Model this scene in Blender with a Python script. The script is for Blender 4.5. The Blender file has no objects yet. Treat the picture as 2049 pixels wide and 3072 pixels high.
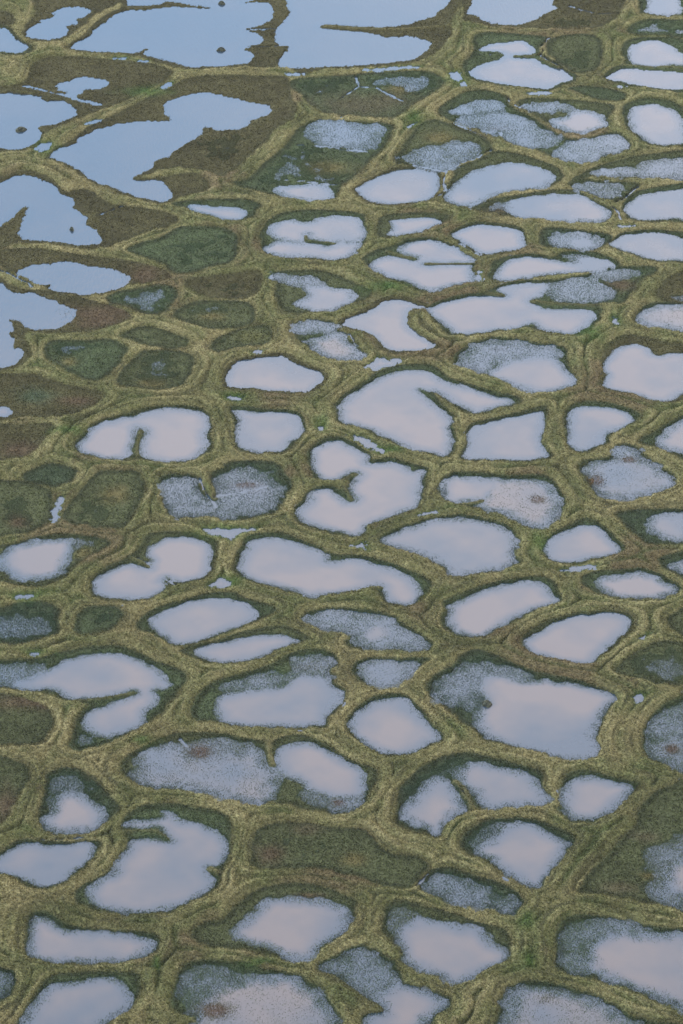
import bpy, math, time
import numpy as np
T0 = time.time()
C = bpy.context.scene.collection
S = bpy.context.scene
R = math.radians

# ------------------------------------------------------------------ camera
CAM_H = 320.0            # metres above the tundra, from a small aircraft
DEP, FOV = 30.0, 15.0    # degrees below the horizon, vertical field of view
cd = bpy.data.cameras.new('camera'); cam = bpy.data.objects.new('camera', cd); C.objects.link(cam)
cam.location = (0, 0, CAM_H); cam.rotation_euler = (R(90 - DEP), 0, 0)
cd.sensor_fit = 'VERTICAL'; cd.angle = R(FOV); cd.clip_start = 1; cd.clip_end = 60000
S.camera = cam
S.render.resolution_x, S.render.resolution_y = 683, 1024

# ------------------------------------------------------------------ light
SUN_EL, SUN_AZ = 38.0, -62.0     # azimuth from +y, towards -x
S.view_settings.view_transform = 'Standard'; S.view_settings.look = 'None'
S.view_settings.exposure = 1.15; S.view_settings.gamma = 1.0
W = bpy.data.worlds.new('World'); S.world = W; W.use_nodes = True
nt = W.node_tree; nt.nodes.clear()
def N(tree, kind, **kw):
    n = tree.nodes.new(kind)
    for k, v in kw.items():
        if k.startswith('i_'): n.inputs[k[2:].replace('_', ' ')].default_value = v
        else: setattr(n, k, v)
    return n
sky = N(nt, 'ShaderNodeTexSky', sky_type='NISHITA', sun_disc=False)
sky.sun_elevation = R(SUN_EL); sky.sun_rotation = R(SUN_AZ); sky.air_density = 1.0; sky.dust_density = 0.3; sky.ozone_density = 2.0
tc = N(nt, 'ShaderNodeTexCoord')
def M(tree, op, a, b=None, c=None, clamp=False):
    n = tree.nodes.new('ShaderNodeMath'); n.operation = op; n.use_clamp = clamp
    for i, v in enumerate((a, b, c)):
        if v is None: continue
        if isinstance(v, (int, float)): n.inputs[i].default_value = v
        else: tree.links.new(v, n.inputs[i])
    return n.outputs[0]
L = nt.links.new
# a broken layer of lavender grey cloud over the blue: denser overhead and to the right, open to the far left
sep = N(nt, 'ShaderNodeSeparateXYZ'); L(tc.outputs['Generated'], sep.inputs[0])
cn = N(nt, 'ShaderNodeTexNoise', i_Scale=9.0, i_Detail=5.0, i_Roughness=.55); L(tc.outputs['Generated'], cn.inputs['Vector'])
az = M(nt, 'DIVIDE', sep.outputs[0], M(nt, 'MAXIMUM', sep.outputs[1], .05))
cov = M(nt, 'ADD', M(nt, 'MULTIPLY', az, 4.2), M(nt, 'MULTIPLY_ADD', sep.outputs[2], 5.0, -1.75))
cov = M(nt, 'ADD', cov, M(nt, 'MULTIPLY_ADD', cn.outputs['Fac'], 3.0, -1.2), clamp=True)
bg = N(nt, 'ShaderNodeBackground', i_Strength=.14); L(sky.outputs[0], bg.inputs[0])
cc = N(nt, 'ShaderNodeMix', data_type='RGBA'); L(cov, cc.inputs[0])      # thin blue veil to thick lavender white
cc.inputs[6].default_value = (.63, .84, 1.08, 1); cc.inputs[7].default_value = (.89, .895, .995, 1)
bc = N(nt, 'ShaderNodeBackground'); L(cc.outputs[2], bc.inputs[0])
L(M(nt, 'MAXIMUM', M(nt, 'MULTIPLY_ADD', sep.outputs[2], -1.5, 1.78), .80), bc.inputs[1])   # brighter low over the far delta
cov = M(nt, 'MULTIPLY_ADD', cov, .48, .48)
mx = N(nt, 'ShaderNodeMixShader'); L(cov, mx.inputs[0]); L(bg.outputs[0], mx.inputs[1]); L(bc.outputs[0], mx.inputs[2])
wo = N(nt, 'ShaderNodeOutputWorld'); L(mx.outputs[0], wo.inputs[0])
sd = bpy.data.lights.new('sun', 'SUN'); sd.energy = 1.4; sd.angle = R(11); sd.color = (1, .96, .9)
sun = bpy.data.objects.new('sun', sd); C.objects.link(sun)
sun.rotation_euler = (R(90 - SUN_EL), 0, R(180 - SUN_AZ))

# ------------------------------------------------------------------ survey of the tundra
# Outlines of hollows, ponds, wet sedge, ditches and spits as surveyed on the flat delta,
# written in map-sheet units (a sheet letter, then x,y) and carried onto the ground below.
DATA = '''
# ---- top row
b o A: -20,17 3,18 8,21 12,25 20,30 22,33 19,36 10,37 -20,36
p .3 A: -20,19 2,19 6,21 9,24 10,26 14,28 19,31.5 17,34 13,35.5 6,35.5 0,35 -20,34 | small blue pool cut by the left edge below the pond with spits
b n A: -20,7 4,8 10,16 2,17 -20,16
s G A: 2,2 9 4
b n A: 22,-10 84,-12 80,2 64,9 58,15 47,24 36,28 19,27 15,24 18,17 24,8
p .3 A: 17.5,24 18,21 20.5,18.5 25,16.5 30,15.3 27,13.8 33,12.5 37,10 35,9 39,6.5 44,5 53,5 60,6.5 60,9 56,12 51,13 52,16 48,17 44,17.5 45.5,20 45,23 41,25.5 35,27 27,26.5 18,25.5 | jagged two lobed blue pond with grassy spits beside the big lake, far left
b n A: 80,-20 82,4 76,8 66,15 56,24 46,31 45,33 60,36 90,38 105,42 126,46.5 150,46 B: 15,45 36,46 43,34 48,30 48,-20
p .25 A: 84,-20 86,2 88,3.7 100,3.7 112,1.5 117,1.5 128,3.5 140,5 140,5.7 128,5 117,4.8 105,6 97,6.8 86,7 78,9.5 73,13 69,16 63,20 60,24 52,28 47,32 52,34 65,35 80,36 88,36 94,35 97,33 102,32.5 97,35 96,37 108,40 120,43 128,45.5 140,45 B: 0,44.5 10,43.8 16,42.5 20,39.5 20.5,37 18,35 13.5,34 16,31.5 24,29.7 26.5,26.5 23,23 17,21 16,19.3 24,17.8 31,14 34,9 32.5,4.5 30,2 22,1.5 12,2.3 20,0 28,-3 28,-20 | large rippled blue lake with two islets, left of the dark land bridge
c .8 B: 14,20.2 38,19.5
c .8 B: 14,32.2 30,31.5 44,30.7
b n B: 47,-20 47,46.5 70,46.5 100,45 128,42.5 142,37 152,24 154,10 162,-20
p .25 B: 44,-20 43,4 45,8 42,13 38,17.5 35,20 35,27 38,30 44,31.5 42,35 38,41 36,44.5 38,45.7 52,46 70,45.3 86,44.5 100,43.5 120,41.5 128,40 134,36 139,32.5 138,31.5 140,29 135,27 124,24.3 118,25 108,25 104,23.5 96,22 84,21 70,19.5 65,18.5 66,17.5 72,16.5 82,17 95,18 110,18 124,16.5 130,14.5 138,12 142,11 145,7 150,3 156,-20 | large pale blue lake split by a long pointed grassy spit from the right
r 3 B: 68,18 96,20 124,20 150,18
b n A: 22,44 32,39 45,38.5 70,40 100,43 112,47 115,49 108,56 95,63 82,69 72,73 62,77 54,80 50,77 51,71 44,66 28,66 18,62 0,62 -20,62 -20,58 6,58 16,56 20,50
p .3 A: 38.5,58 40,55.5 46,54.5 52,52.5 58,52 66,53 72,54.5 72.5,57 68,59.5 62,60 57,60.5 55,63 51,65 55,67 62,68.5 70,71.5 60,70 50,67.5 45,65.5 38,63.5 28,61 20,59 15,57.7 22,58.5 32,61 40,63.3 44,63 43,61.5 39,61 | small oval blue pond in brown tundra with a thin ditch running through it
b n A: -20,62 10,61.5 30,67 44,66.5 53,74 54,78 44,84 36,87 30,91 24,98 16,101.5 6,102 -20,101
p .3 A: -20,64 0,63 8,62.5 16,63.5 26,65 29,68 36,67.5 42,67.5 48,71 52,75 51,78 45,81 38,83.5 32,84.5 28,84.5 26,87 28,90 27,93 23,97 16,100 8,101 0,100 -20,99 | lavender blue lake with one dark islet at the left edge
t A: 24.5,100 28,97.5 33,96 33.5,98 32,101 27,102 | tiny blue pool on the grassy ridge end between two left lakes
b n A: 31,107 34,102 48,95 58,87 72,80 90,71 108,62 122,55 136,52 157,51 B: 22,52 42,52 44,60 47,68 49,74 46,80 36,88 28,96 16,108 2,118 A: 148,120 138,115 125,113.5 110,114 95,119 100,121 112,119.5 128,117 138,121 141,126 134,130 120,133 112,137 102,136.5 84,131.5 76,128 60,122 46,112.5 38,109
p .3 A: 33,106 35,102 40,100 46,98 52,96 52,93.5 57,90.5 64,87.5 72,85.5 82,83 95,81.5 110,81.5 113.5,81 113,79 110,77 111,74 109,71.5 114,68 120,65.5 130,63 140,62.5 148,64 157,66 B: 10,67 18,69 28,70.5 32,73 33,75 28,77.5 22,80 18,81 16,84.5 12,86.5 0,87.5 A: 146,87.5 143,87 138,85.5 136,87 135,91 131,93.5 124,97 118,101 114,105 104,109 103,112 98,115 93,118 89,120 92,121.5 98,121 105,121 110,123 114,127 115.5,131 113,135 107,136 100,134.5 92,132.5 84,130 80,128 76,126.5 68,124 59,120 55,116 48,112.5 44,110.5 38,108 | long slanting blue lake with hooked lower bay, below the brown tundra
w .82 2 A: 144,95 157,92 B: 12,93 14,98 8,104 0,107 A: 148,108 143,101
b n A: -20,121 2,120 14,115.5 26,117 36,122 44,130 55,128 62,130 D: 75,2 90,3 108,6 118,10 118,13 105,18 90,23 78,27 70,30 55,31 40,29 20,27 10,27 3,31 -20,32
p .3 A: -20,123 0,123 4,121 8,119 16,117.5 24,119 31,122 36,124 41,130 45,132 49,133 50,136 D: 48,3 54,6.5 60,10 57.5,14 64,18 66,21 69.5,25 66,27 60,28.5 52,29 42,27 33,26 22,25 14,24 12.5,20 14,15 15.5,10 18.5,3 15,3 12,6 10,9 4,12.5 .5,16 -20,18 | blue lake with a tiny rock islet and a grassy spit at its left
c .7 D: 64,9 72,6 82,2
b n D: -20,34 10,31 26,31 44,34 70,37 95,41 110,46 112,50 100,53 85,55.5 74,60 60,63 50,62.5 35,60 30,57 10,48 0,43 -20,42
p .3 D: 11,46 16,43 24,41 34,40.5 42,39 52,40 58,42.5 66,43 74,44 80,46 86,48.5 88,50 87,54 82,56.5 74,59 68,61 60,62 52,61.5 42,60 32,57.5 33,55 28,55.5 22,53 16,50 11,48 | lens shaped lavender blue pond with reddish brown ground at its right tip
s r D: 97,48 10 6
c 1.6 D: -4,44 4,47 10,50 18,54 22,57
b n D: -20,52 2,51 8,56 20,59 30,59 44,62 56,64.5 68,68 78,71 86,75 86,78 75,83 60,87 40,88 20,87 16,91 20,98 20,104 14,109 4,112.5 -20,113
p .3 D: -20,55 0,53 4,57 10,60 16,60.5 22,60 30,63.5 36,65.5 42,68.5 50,72 51,75 48,79 42,83 36,85 26,85.5 20,85 16,82.5 15,79.5 10,78.5 5.5,78 9,82 9,86 6,88 7,90 10,91 9,96 14,98 16,101 14,106 8,109.5 0,111 -20,111 | lavender lake at the left edge with a knobbed grassy spit across it
s r D: 66,74 18 5
s r D: 66,80 16 5
b g D: 85,32 95,27 108,23.5 116,19.5 122,16.5 135,16 150,17 158,21 E: 9,25 9,35 5,40 -2,42 D: 140,44 128,47 118,47 108,41 95,37
w .85 4 D: 112,33 126,26 140,24 150,27 140,32 126,36 | large dark green marsh hollow with faint bluish glints, right of the red ground
b n D: 125,53 135,50 157,48 E: 20,45.5 26,48 23,58 16,64 0,64.5 D: 148,65 138,64 130,60
w .85 3 D: 144,60 157,58 E: 12,56 14,61 0,63 | brownish green shallow hollow above the yellow spotted marsh
b g D: 72,64 80,60 92,58 106,55.5 115,56.5 119,61 117,68 110,73 103,75 94,74 86,70 76,68
w .68 2.5 D: 76,65 90,61 106,59 112,63 108,71 102,73.5 94,71 82,67 | small blue green marsh pond below the lens shaped lavender pond
b o D: 115,76 124,69 134,66 150,66 E: 14,67 20,70 21,80 10,84.5 D: 150,85 140,85 128,81 118,78
w .72 2 D: 120,73 128,69 144,68 149,71 138,74 126,75 | marshy hollow with a bright yellow moss spot on its lower shore
s y D: 142,76.5 9 2.6
b o D: 80,90 88,85.5 98,83.5 110,86 122,90 128,93 127,97 115,97.5 100,96.5 90,93.5
w .78 2 D: 86,90 94,87 102,89 100,94 92,93 | little lens shaped green hollow above two round marsh basins
b g D: 30,100 33,94 42,92.5 58,92.5 75,92 84,96 87,99 82,106 75,113 68,119 58,119 46,115 36,109 31,104
w .74 2 D: 37,98 42,93.5 64,93.5 66,98 58,101 44,101 | rounded deep green marsh with blue upper rim and a yellow blot
s y D: 46,107 6 3
b o D: 93,102 97,99.5 110,99.5 125,101 131,105 130,112 124,121 116,125 100,125.5 84,123.5 80,119 83,112
w .7 3 D: 95,108 100,103 112,103 118,108 112,115 100,116 | olive marsh basin with blue centre and an orange patch at its foot
s y D: 101,121.5 8 2.6
b n D: -20,117 2,116 16,115 30,118 46,123 64,126.5 69,131 62,136 G: 46,6 25,7.5 8,8 -20,9
s g D: 25,130 14 5
s r D: 50,133 14 3
p .4 G: -20,-1 2,0 7,1 8.5,4 5,7 -20,8 | small rounded blue pool cut by the left edge in brown ground
b o D: 141,97 145,92 152,89 E: 8,86 24,82.5 32,84 33,90 30,94.5 15,97 0,100 D: 145,101
w .75 2 D: 145,95 152,91 E: 6,87 8,90 0,92 D: 147,97 | small wedge of green marsh with a pale blue left end
s o E: 20,90 12 4
# ---- upper middle
b g B: 45,56 52,53 70,52 85,51.5 95,50 115,48.5 135,48.5 145,52 148,57 142,63 130,69 122,76 114,79.5 100,79 80,77.5 66,76 60,72 56,68 50,63
s n B: 95,70 34 8
s y B: 118,60 9 3
w .82 2 B: 48,57 56,54 76,54 80,57 70,62 58,64 52,62 | green marsh left of the forked crack, under the big lake
c .7 B: 91,58 86,61.5 78,67
c 1 B: 89,52 91,58.5 103,59.5 112,64 120,68
w .66 2 B: 98,56 104,51 120,50 140,53 143,59 130,62 115,58 102,59 | speckled green marsh with yellowish foot, right of the forked crack
b g B: 48,90 55,84 63,81 90,82 113,84.5 112,93 108,100 100,107 92,115 86,121 80,124 78,129 72,134 58,135 40,133 22,129 10,126 6,123 16,121 28,110 40,100
w .3 2.5 B: 58,88 66,82 80,82.5 100,84 104,88 102,96 95,99 80,97.5 68,97 61,94 | mottled blue pond in the upper half of the long green basin
c .5 B: 50,97.5 70,99 80,101 98,102.5
w .72 4 B: 28,118 36,108 48,101 56,103 55,110 62,118 80,119 75,121 45,121 35,122 | cloudy blue marsh beside an orange moss patch
s y B: 72,113 15 4.5
p 1.5 B: 36,127 44,125.5 56,124.5 66,125 72,129 70,133 60,135 46,133 38,130 | small pale pond under a dark crack at the foot of the long green basin
c .6 B: 42,121 55,122 68,124 79,124.7
b o B: 116,109 118,103 123,95 130,85 140,81 148,82 C: 8,87 20,92 29,99 24,105 10,109 0,114 B: 148,116 135,114 122,112
s y B: 146,93 11 4.5
w .45 2.5 B: 122,106 132,100 148,98 C: 5,96 14,98 18,103 8,108 -4,114 B: 140,113 128,109 | hazy blue sedge pond below an orange patch, bounded by thin channels
c 1 B: 117,110 130,112 142,114.5 150,116 148,122 149.5,128 146,131 141,134
c .7 C: -2,115 8,110 18,107 28,101
b n B: 88,127 100,120 112,114 120,112 135,114 146,117 147,122 144,130 139,135 126,138 110,138.5 96,136.5 91,133
p .7 B: 90,127 94,124 102,120 110,116.5 116,114.5 126,114 136,115 144,118 145,123 143,129 139,134 128,136.5 112,137 98,135 93,132 | pale lavender pond left of the narrow winding channel
t B: 95,46.7 105,46.2 120,44.8 133,45 131,46 120,46.8 108,47.8 97,47.9 | long thin water strip in the ridge below the pale blue lake
t B: 42,49.2 55,49.1 54,50.6 44,50.5 | thin dashed pool in the ridge under the land bridge
t C: 0,51 2,48.5 5,48 7,50 7,53 4,54.5 1,53 | small round pool with green rim on a ridge junction
t C: 7,56 10,55 10.3,57.5 8,58 | tiny ragged pool beside the green rimmed round one
t A: 109,59 112,56.5 115.5,55.5 114.5,57.8 111,59.8 | tiny pool in the green trough on top of the slanting ridge
t A: 57,83 64,81 69,80 68,81.7 60,83.7 | pale slit pool on the slanting ridge above the hooked lake
t A: 92,40.2 99,40.7 98,41.6 93,41.3 | faint slit pool along the ridge under the rippled lake
t A: 77,38.8 84,39 83,39.9 78,39.8 | faintest slit pool at the left in the ridge under the rippled lake
t B: 123,86 127,83.5 130,82 128.5,84 125,86.5 | tiny pool in the vivid green trough of the broad ridge
# ---- upper right
b n C: 12,-20 10,8 8,13 16,16 30,18 46,19 60,20 80,19.5 100,19 108,15 114,9 115,-20
p .3 C: 16,-20 15,2 12,6 11.5,9 17,10.5 22,13 28,15.5 36,17 46,17 53,15 57,13 62,11 66,8 71,6.5 72,5 69,3.5 69,1 71,-2 72,-20 | pale blue rounded lake cut by the top edge, right of the ridge
c .6 C: 80,4 88,7 100,9.5 113,9.5
w .8 1.5 C: 70,17 74,14.5 88,14 97,15.5 92,18 78,18.5
b g C: 126,-20 128,6 130,9.5 145,11 157,11 165,10 165,-20
p 1.2 C: 126,-20 132,-2 134,3 132,7 137,9 146,10 154,9 154,2 152,-20 | pale pond in the top right corner
b g C: 118,22 122,17 130,14 140,13.5 165,15 165,25 140,24.5 125,24
w .66 1.2 C: 124,21 130,17 140,16 143,20 165,20 165,23 135,22 126,22.5 | narrow green marsh strip under the top right corner pond
b g C: 8,44 16,37 15,30 16,25 24,22.5 38,23 52,24 62,25 66,27 62,31 60,34 63,38 72,43 78,48 84,51 83,55 76,58 68,60.5 55,60.5 40,59 26,56.5 16,54 11,50
p .45 C: 20,33 24,30.5 32,28.5 40,28.3 46,27 52,28.5 55,31 57.5,33 57,36 50,37 43,37.5 43,38.5 50,39 58,40 64,44 70,46 75,46.5 79,49 82,52 82,54 76,56 70,58.5 66,60 56,59.5 42,58 30,56 20,54 15,51 13,48.5 15,46 22,43 32,40.5 35.5,38 35,36 30,35 20,34.8 | hourglass pond of two pale lobes pinched by dark spits
c .8 C: 16,36.7 34,36.7
r 1.2 C: 43,38 52,38.4 60,37.2
r 1.5 C: 61,40 68,43.5 74,46
c .9 C: 66.5,26 61,32 63,35 60,38
c .9 C: 61,38 70,43 76,47
b o C: 65,31 68,27 80,24 92,23.5 100,26 103,32 102,40 100,45 94,48.5 85,49 78,46 70,40 65,36
w .78 2 C: 76,42 82,38.5 92,38 94,41 90,45 82,45 | round olive marsh basin with a pale wet streak, between the pond pairs
b g C: 104,52 110,46 117,43 115,36 118,29 126,26 140,25.5 152,26 165,34 165,61.5 148,61.5 130,59.5 112,56
p .7 C: 120,40 121,33 124,30 132,27.5 142,28 150,32 156,37 165,40 165,46 150,43 140,44.8 132,44.5 124,43 | pale domed pond at the right edge above a broken grassy spit
r 1.4 C: 116,44.5 128,45 136,46
r 1.4 C: 140,45.3 150,45.5 165,48
p .4 C: 105,52 110,48.5 116,46.3 126,46.5 136,47.5 150,48.3 165,50 165,60 150,60.5 138,59.5 128,58 116,55.5 107,54 | pale flat pond at the right edge below a broken grassy spit
b g C: 79,60 88,58.5 100,59 110,61 118,63.5 117,67 108,68 95,66 84,63
b g C: 2,67 10,63 20,61 32,63 38,66 40,71 47,75 56,80 64,85 72,90 80,93.5 92,93 104,90 112,89.5 118,92 122,97 120,101 108,105 95,109 82,110 70,106 58,101 42,97 30,92 20,88 8,83 -2,81 B: 145,76 147,72
w .38 2 C: 6,82 14,78 24,77 38,77 50,80 60,86 72,91 76,94 72,97 64,98 52,98 40,95 30,91 18,85 | long S shaped misty pond with a rust patch, crossed by a diagonal ridge
w .25 2 C: 4,75 14,71 24,69 33,70 34,75 22,76 8,76
w .22 1.5 C: 72,104 76,98 80,94 95,93 104,91 113,91 118,94 121,97 116,101 104,106 90,109 82,109
s r C: 34,86.5 9 2.6
c .7 C: 3,84 14,88 24,93
b o C: 46,69 55,66.5 70,67 90,68.5 108,71 109,74 107,80 107,85 100,87.5 90,90 80,90 72,87 64,82 56,76 48,71.5
p 2 C: 70,82 78,79 84,75 92,74.5 99,77 103,80 105,85 98,87 90,89.5 82,89 75,86 | small milky pond with misty left flank, above the S shaped pond
w .4 2 C: 52,72 62,70 76,70 80,74 70,75
c .6 C: 39.5,66 40,69 46,72 54,76
b g C: 116,76 120,70 130,66.5 142,67 154,71 160,80 160,97 152,98.5 140,98.5 130,96.5 120,88 117,82
p 1.1 C: 121,78 124,73 134,70 144,72 152,75 156,82 156,90 157,95 150,97 142,97 133,95 125,89 122,84 | bright whitish rounded pond at the right edge right of the S shaped pond
b o C: 1,120 6,113 18,108 30,102.5 40,103 52,106 64,110 73,114 76,119 72,123 60,126.5 40,130 25,133 14,139 -2,138 B: 147,133
p 1.4 C: 0,128 5,122 14,117 28,112 42,110 54,111.5 62,114 68.5,118.5 67,122 62,125.5 52,127 40,129.5 28,132 20,136 12,138 0,136.5 B: 150,134 | broad pale pond right of the narrow winding channel
b o C: 82,122 90,117 104,111 120,106.5 138,104 165,102.5 165,120.5 145,120.5 125,120 110,119 96,119.5
w .22 2 C: 100,117 112,114.5 126,113 134,109 148,107.5 165,106 165,119 140,119 118,118.5 | long speckled pond at the right edge above a thin straight ridge
b o C: 80,124 90,121 105,122.3 120,123 128,124.5 124,128 118,134 110,136.5 102,134 92,130
w .5 2.5 C: 88,126 98,122.5 112,124 114,130 104,133 94,130 | dull blue sedge pond in a small triangular hollow
c .6 C: 93,132 100,134.5 108,137.2
c .5 C: 127,125.5 118,133.5 110,137
b g C: 116,138 124,130 140,126.5 165,125 F: 165,12 140,12.5 122,11.5 117,6
p .9 C: 119,138 124,134 136,130 150,128 165,127.5 F: 165,11 150,10.5 135,11 124,10 119,6 118.5,2 | bright pale pond at the right edge beside a thin vertical crack
b o C: 16,138.5 30,134 50,131 70,128.5 84,128.5 98,135 108,140 F: 110,8 106,13 90,13.5 66,11 40,9 22,6 16,3
p 1.2 C: 36,138 44,134 60,132 75,131 90,132 98,136 F: 104,3 108,7 107,11 98,13 86,12.5 74,11.5 60,10 46,8.5 40,6 | pale oblong pond with a rust patch at its left end
w .7 1.5 F: 22,3 32,-1 40,0 40,6 30,5
s r F: 33,4 7 3
t C: 52,62.2 66,61.9 66,63.4 54,63.4 | bright slit pool in the ridge under the hourglass pond
t C: 112,57.7 118,58 117,59 113,58.8 | slit pool in the ridge below the flat right edge pond
# ---- second row
b g D: 115,1 124,-1 140,-2 E: 0,-2 14,-2 24,1 22,6 17,11 8,12 D: 148,11.5 136,8.5 124,4
p .7 D: 126,3 128,1 136,1 142,2.5 157,3 E: 8,3 14,5 15,8 12,10.5 4,11 D: 146,10 140,8 132,6 | small slim lavender pond tapering left, below the ridge crossing of the hooked lake
b g E: 24,26 28,16 33,10 42,6.5 60,5 80,6 94,8 96,14 96,21 96,26 92,31 84,37 74,39 50,37.5 34,36 26,32
p 1.3 E: 32,20 33,16 38,13 46,11.5 56,13 60,12.5 64,10.5 74,9 86,9.5 92,12 94,18 96,21 92,25 82,26.3 92,27.5 90,32 84,36 74,37.5 58,36.5 42,35.5 32,34 27,31 30,28 36,26 48,26.7 56,27 64,27.5 71,29 74,27.5 77,26 66,25.7 58,24 56,20.5 54,24 52,26 38,24.5 34,23 | pale rounded pond with a hooked grassy bar in its middle
r 1.3 E: 55,22 56,25.5 66,26.5 75,27.3
b o E: 103,19 104,14 107,10 115,8 135,6.5 150,8 152,11 144,15 130,20 112,23 106,24
p .7 E: 111,21 114,17 112,12 120,11 132,10 142,10 146,13 140,16 128,20 116,21.5 | small pale trapezoid pond right of the pond with the hooked bar
b g E: 93,38 100,33 108,30.5 116,28 122,25 132,23.5 142,24 152,28 160,32 F: 8,33 15,36 16,40 16,45 16.5,52 10,54.5 0,57 E: 146,59 136,60 128,58 116,53 104,47 95,42
p 1.2 E: 98,42 104,38 112,36 120,37 128,38.5 129,36.5 120,33 119,30 123,27 132,25 142,25 150,29 F: 4,30 12,35 15.5,38 14,40 4,40 E: 147,40 138,39.5 134,40 136,42 148,41.5 F: 8,41.5 14,42.5 15,48 16,53 8,54.5 0,56 E: 146,58 138,58.5 130,56.5 127,54 118,51 108,47.5 102,45 | pale wavy pond with two grassy fingers reaching in from both sides
r 1.5 E: 110,33 120,36 129,37.7
r 1.2 E: 136,41 148,40.7 F: 8,40.7 16,40.5
b o E: 31,49 34,46 46,45.5 60,45.5 72,47.5 82,51 92,56 99,60 94,65 84,69 74,73 60,74 45,75 40,73 36,68 35,58 35,53
p 1.3 E: 46,68 52,65 58,61 57,57 66,56 74,57.5 82,58 87,62 86,66 78,70 70,73 60,72.5 54,70 | milky pond with a pinkish right side in an olive basin
w .35 2 E: 32,50 33,47 44,49 54,51 64,54 66,57 58,57.5 52,55 42,52
b g E: 48,84 50,80.5 60,79.5 72,80 74,84 80,88 88,95 94,101 92,104 84,105.5 72,105.5 64,102 56,97 50,90
w .14 1.8 E: 58,93 66,91 76,89 82,92 88,98 92,103 84,104.5 72,104 64,99 | small speckled blue pond in two patches, left of the pale pond with a rounded spit
w .36 1.8 E: 50,82 60,80.5 70,81 72,85 62,87 52,87
c .7 E: 73.5,82.5 75,85 84,88 88,93
b n E: 79,81 90,74 104,66 112,63.5 122,64 134,67.5 140,70 126,71 124,78 126,86 144,96 140,99 122,101 106,98 98,89
p .5 E: 80.5,81 84,77 92,74 100,71 106,67 112,65 120,65 130,68 138,71 132,70.5 127,71 124.5,74 124,79 126,84 130,87 136,91 142,95 141,97.5 134,99 122,99.5 112,99 106,95 101,90 96,87 88,85 83,83 | pale triangular pond left of the thick rounded grassy spit
b g E: 139,69.5 150,65 F: 8,62 24,60.5 32,57 45,53 70,52 85,49.5 98,47 104,44 120,43 136,43 139,46 132,51 124,59 117,66.5 110,68.5 100,69.5 104,72 102,76 96,83 86,89 74,89 58,85.5 48,85 20,88 6,89 -2,87 E: 140,77
p .8 E: 139,70.5 142,70 148,67 156,65 F: 4,65 14,63 24,62 34,63 38,62 35,59 33,58 40,55.5 50,54 62,54 66,56 64,60 58,64 54,66 60,69 64,71 76,71 88,71.5 96,73 98,76 94,81 86,86 80,88.5 72,87 62,85 57,82 55,80.5 46,84 32,85.5 18,87 8,88 2,86 -2,83 E: 142,77 139,73 | large pale lake with an arrow shaped spit, right of the rounded spit
w .33 2 F: 65,56 72,54 84,51 96,51 100,55 108,59 104,63 98,66 84,66 70,63
w .5 2 F: 100,49 108,46 120,45 128,47 120,50 108,51
s r F: 115,55 12 4.5
c .6 F: 97,51 104,57
r 3 F: 55,66.3 64,67.5 78,68.5 96,69.5 110,70
r 2 F: 22,61 30,61.5 36,62.5
b o F: 0,21 8,16 16,13 30,14 46,16.5 50,22 51,29 44,31.5 30,34 20,34 10,29 3,25
p .7 F: 2,21 8,18 16,14.5 26,15 38,16.5 46,18 49,23 49.5,29 42,31 32,33 22,33.5 14,30 6,25 | pale pointed pond above a slit crack, right of the trapezoid pond
c .7 F: 6,27 12,31 20,35
b G F: 60,26 62,19 68,17 80,18 96,20 106,21 110,24 104,29 98,31.5 85,31.5 70,30 62,29
p 1 F: 80,26 88,24 96,25 97,28.5 90,30.5 84,29 | little speckled pond with bright centre in a small green basin
w .3 1.5 F: 68,24 72,20.5 84,20.5 96,22 101,25 98,29.5 90,31 82,29 72,28.5
b g F: 26,48 27,42 31,39 40,36.5 54,34.5 64,36 70,37 76,33 88,33 98,33.5 108,37 114,41 112,44 100,45 88,46.5 70,48.5 50,51.5 36,52 28,51
p 1 F: 31,48 33,43 38,40 46,37 56,36 68,38 78,40 84,41 88,38 96,37 104,38 109,41 110,44 106,43.5 104,45 100,46 96,45.2 86,46.5 72,47.5 56,49.5 42,51.5 33,51 | long pale pond like a leaf below the little speckled pond
w .68 1.5 F: 72,33.5 82,33 90,34 96,37 86,38 80,40 74,37
b g F: 107,29 112,22.5 122,19.5 138,18.5 152,20 165,22 165,38.5 145,40 130,38 112,32
p .8 F: 108,28 112,24 122,21 136,20 148,21 156,24 165,26 165,37 150,38.5 138,38 126,35 114,31 | oval whitish pond at the right edge, right of the little speckled pond
b n F: 138,62 142,55 150,49 165,46 165,69 150,67.5 142,65
w .45 1.5 F: 150,64 156,62 165,62 165,66 | sliver of pale water in a brown hollow at the right edge
b g F: 124,77 130,70 140,67.5 165,69 165,88 150,86 134,82 126,80
w .13 2 F: 127,76 134,72 146,70 165,70 165,87 150,84 138,82 130,80 | white glinting pond flecked with sedge at the right edge
b g F: 2,103 8,99 20,93 32,90.5 46,92 60,94.5 72,96.5 78,98 79,106 82,114 84,121 78,126 66,127.5 54,126.5 38,121 22,115 10,110 4,107
p 1.2 F: 26,114 34,109 44,105 58,103 68,104 75,108 80,114 83,119 81,123 72,126 62,127 52,125.5 40,121 30,118 | large oval pond with a clouded sedge left shoulder and small rust mark
w .33 2 F: 8,105 16,98 22,94 40,93 60,96 70,99 70,104 60,104 44,106 30,109 24,115 14,110
s r F: 33,98.5 6 2
b n F: 101,108 104,99 110,93 120,89 132,91 145,94 165,99 165,128 150,134.5 140,134.5 120,129 104,126 100,122 103,116
p .6 F: 103,108 108,102 112,98 122,95 132,97 135,100 140,102.5 147,101 165,104 165,127 157,128 150,132 144,133.5 134,132 122,128 112,126 105,124 105,119 107,115 104,113 | big pale lake with a notched upper shore at the right edge
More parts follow.
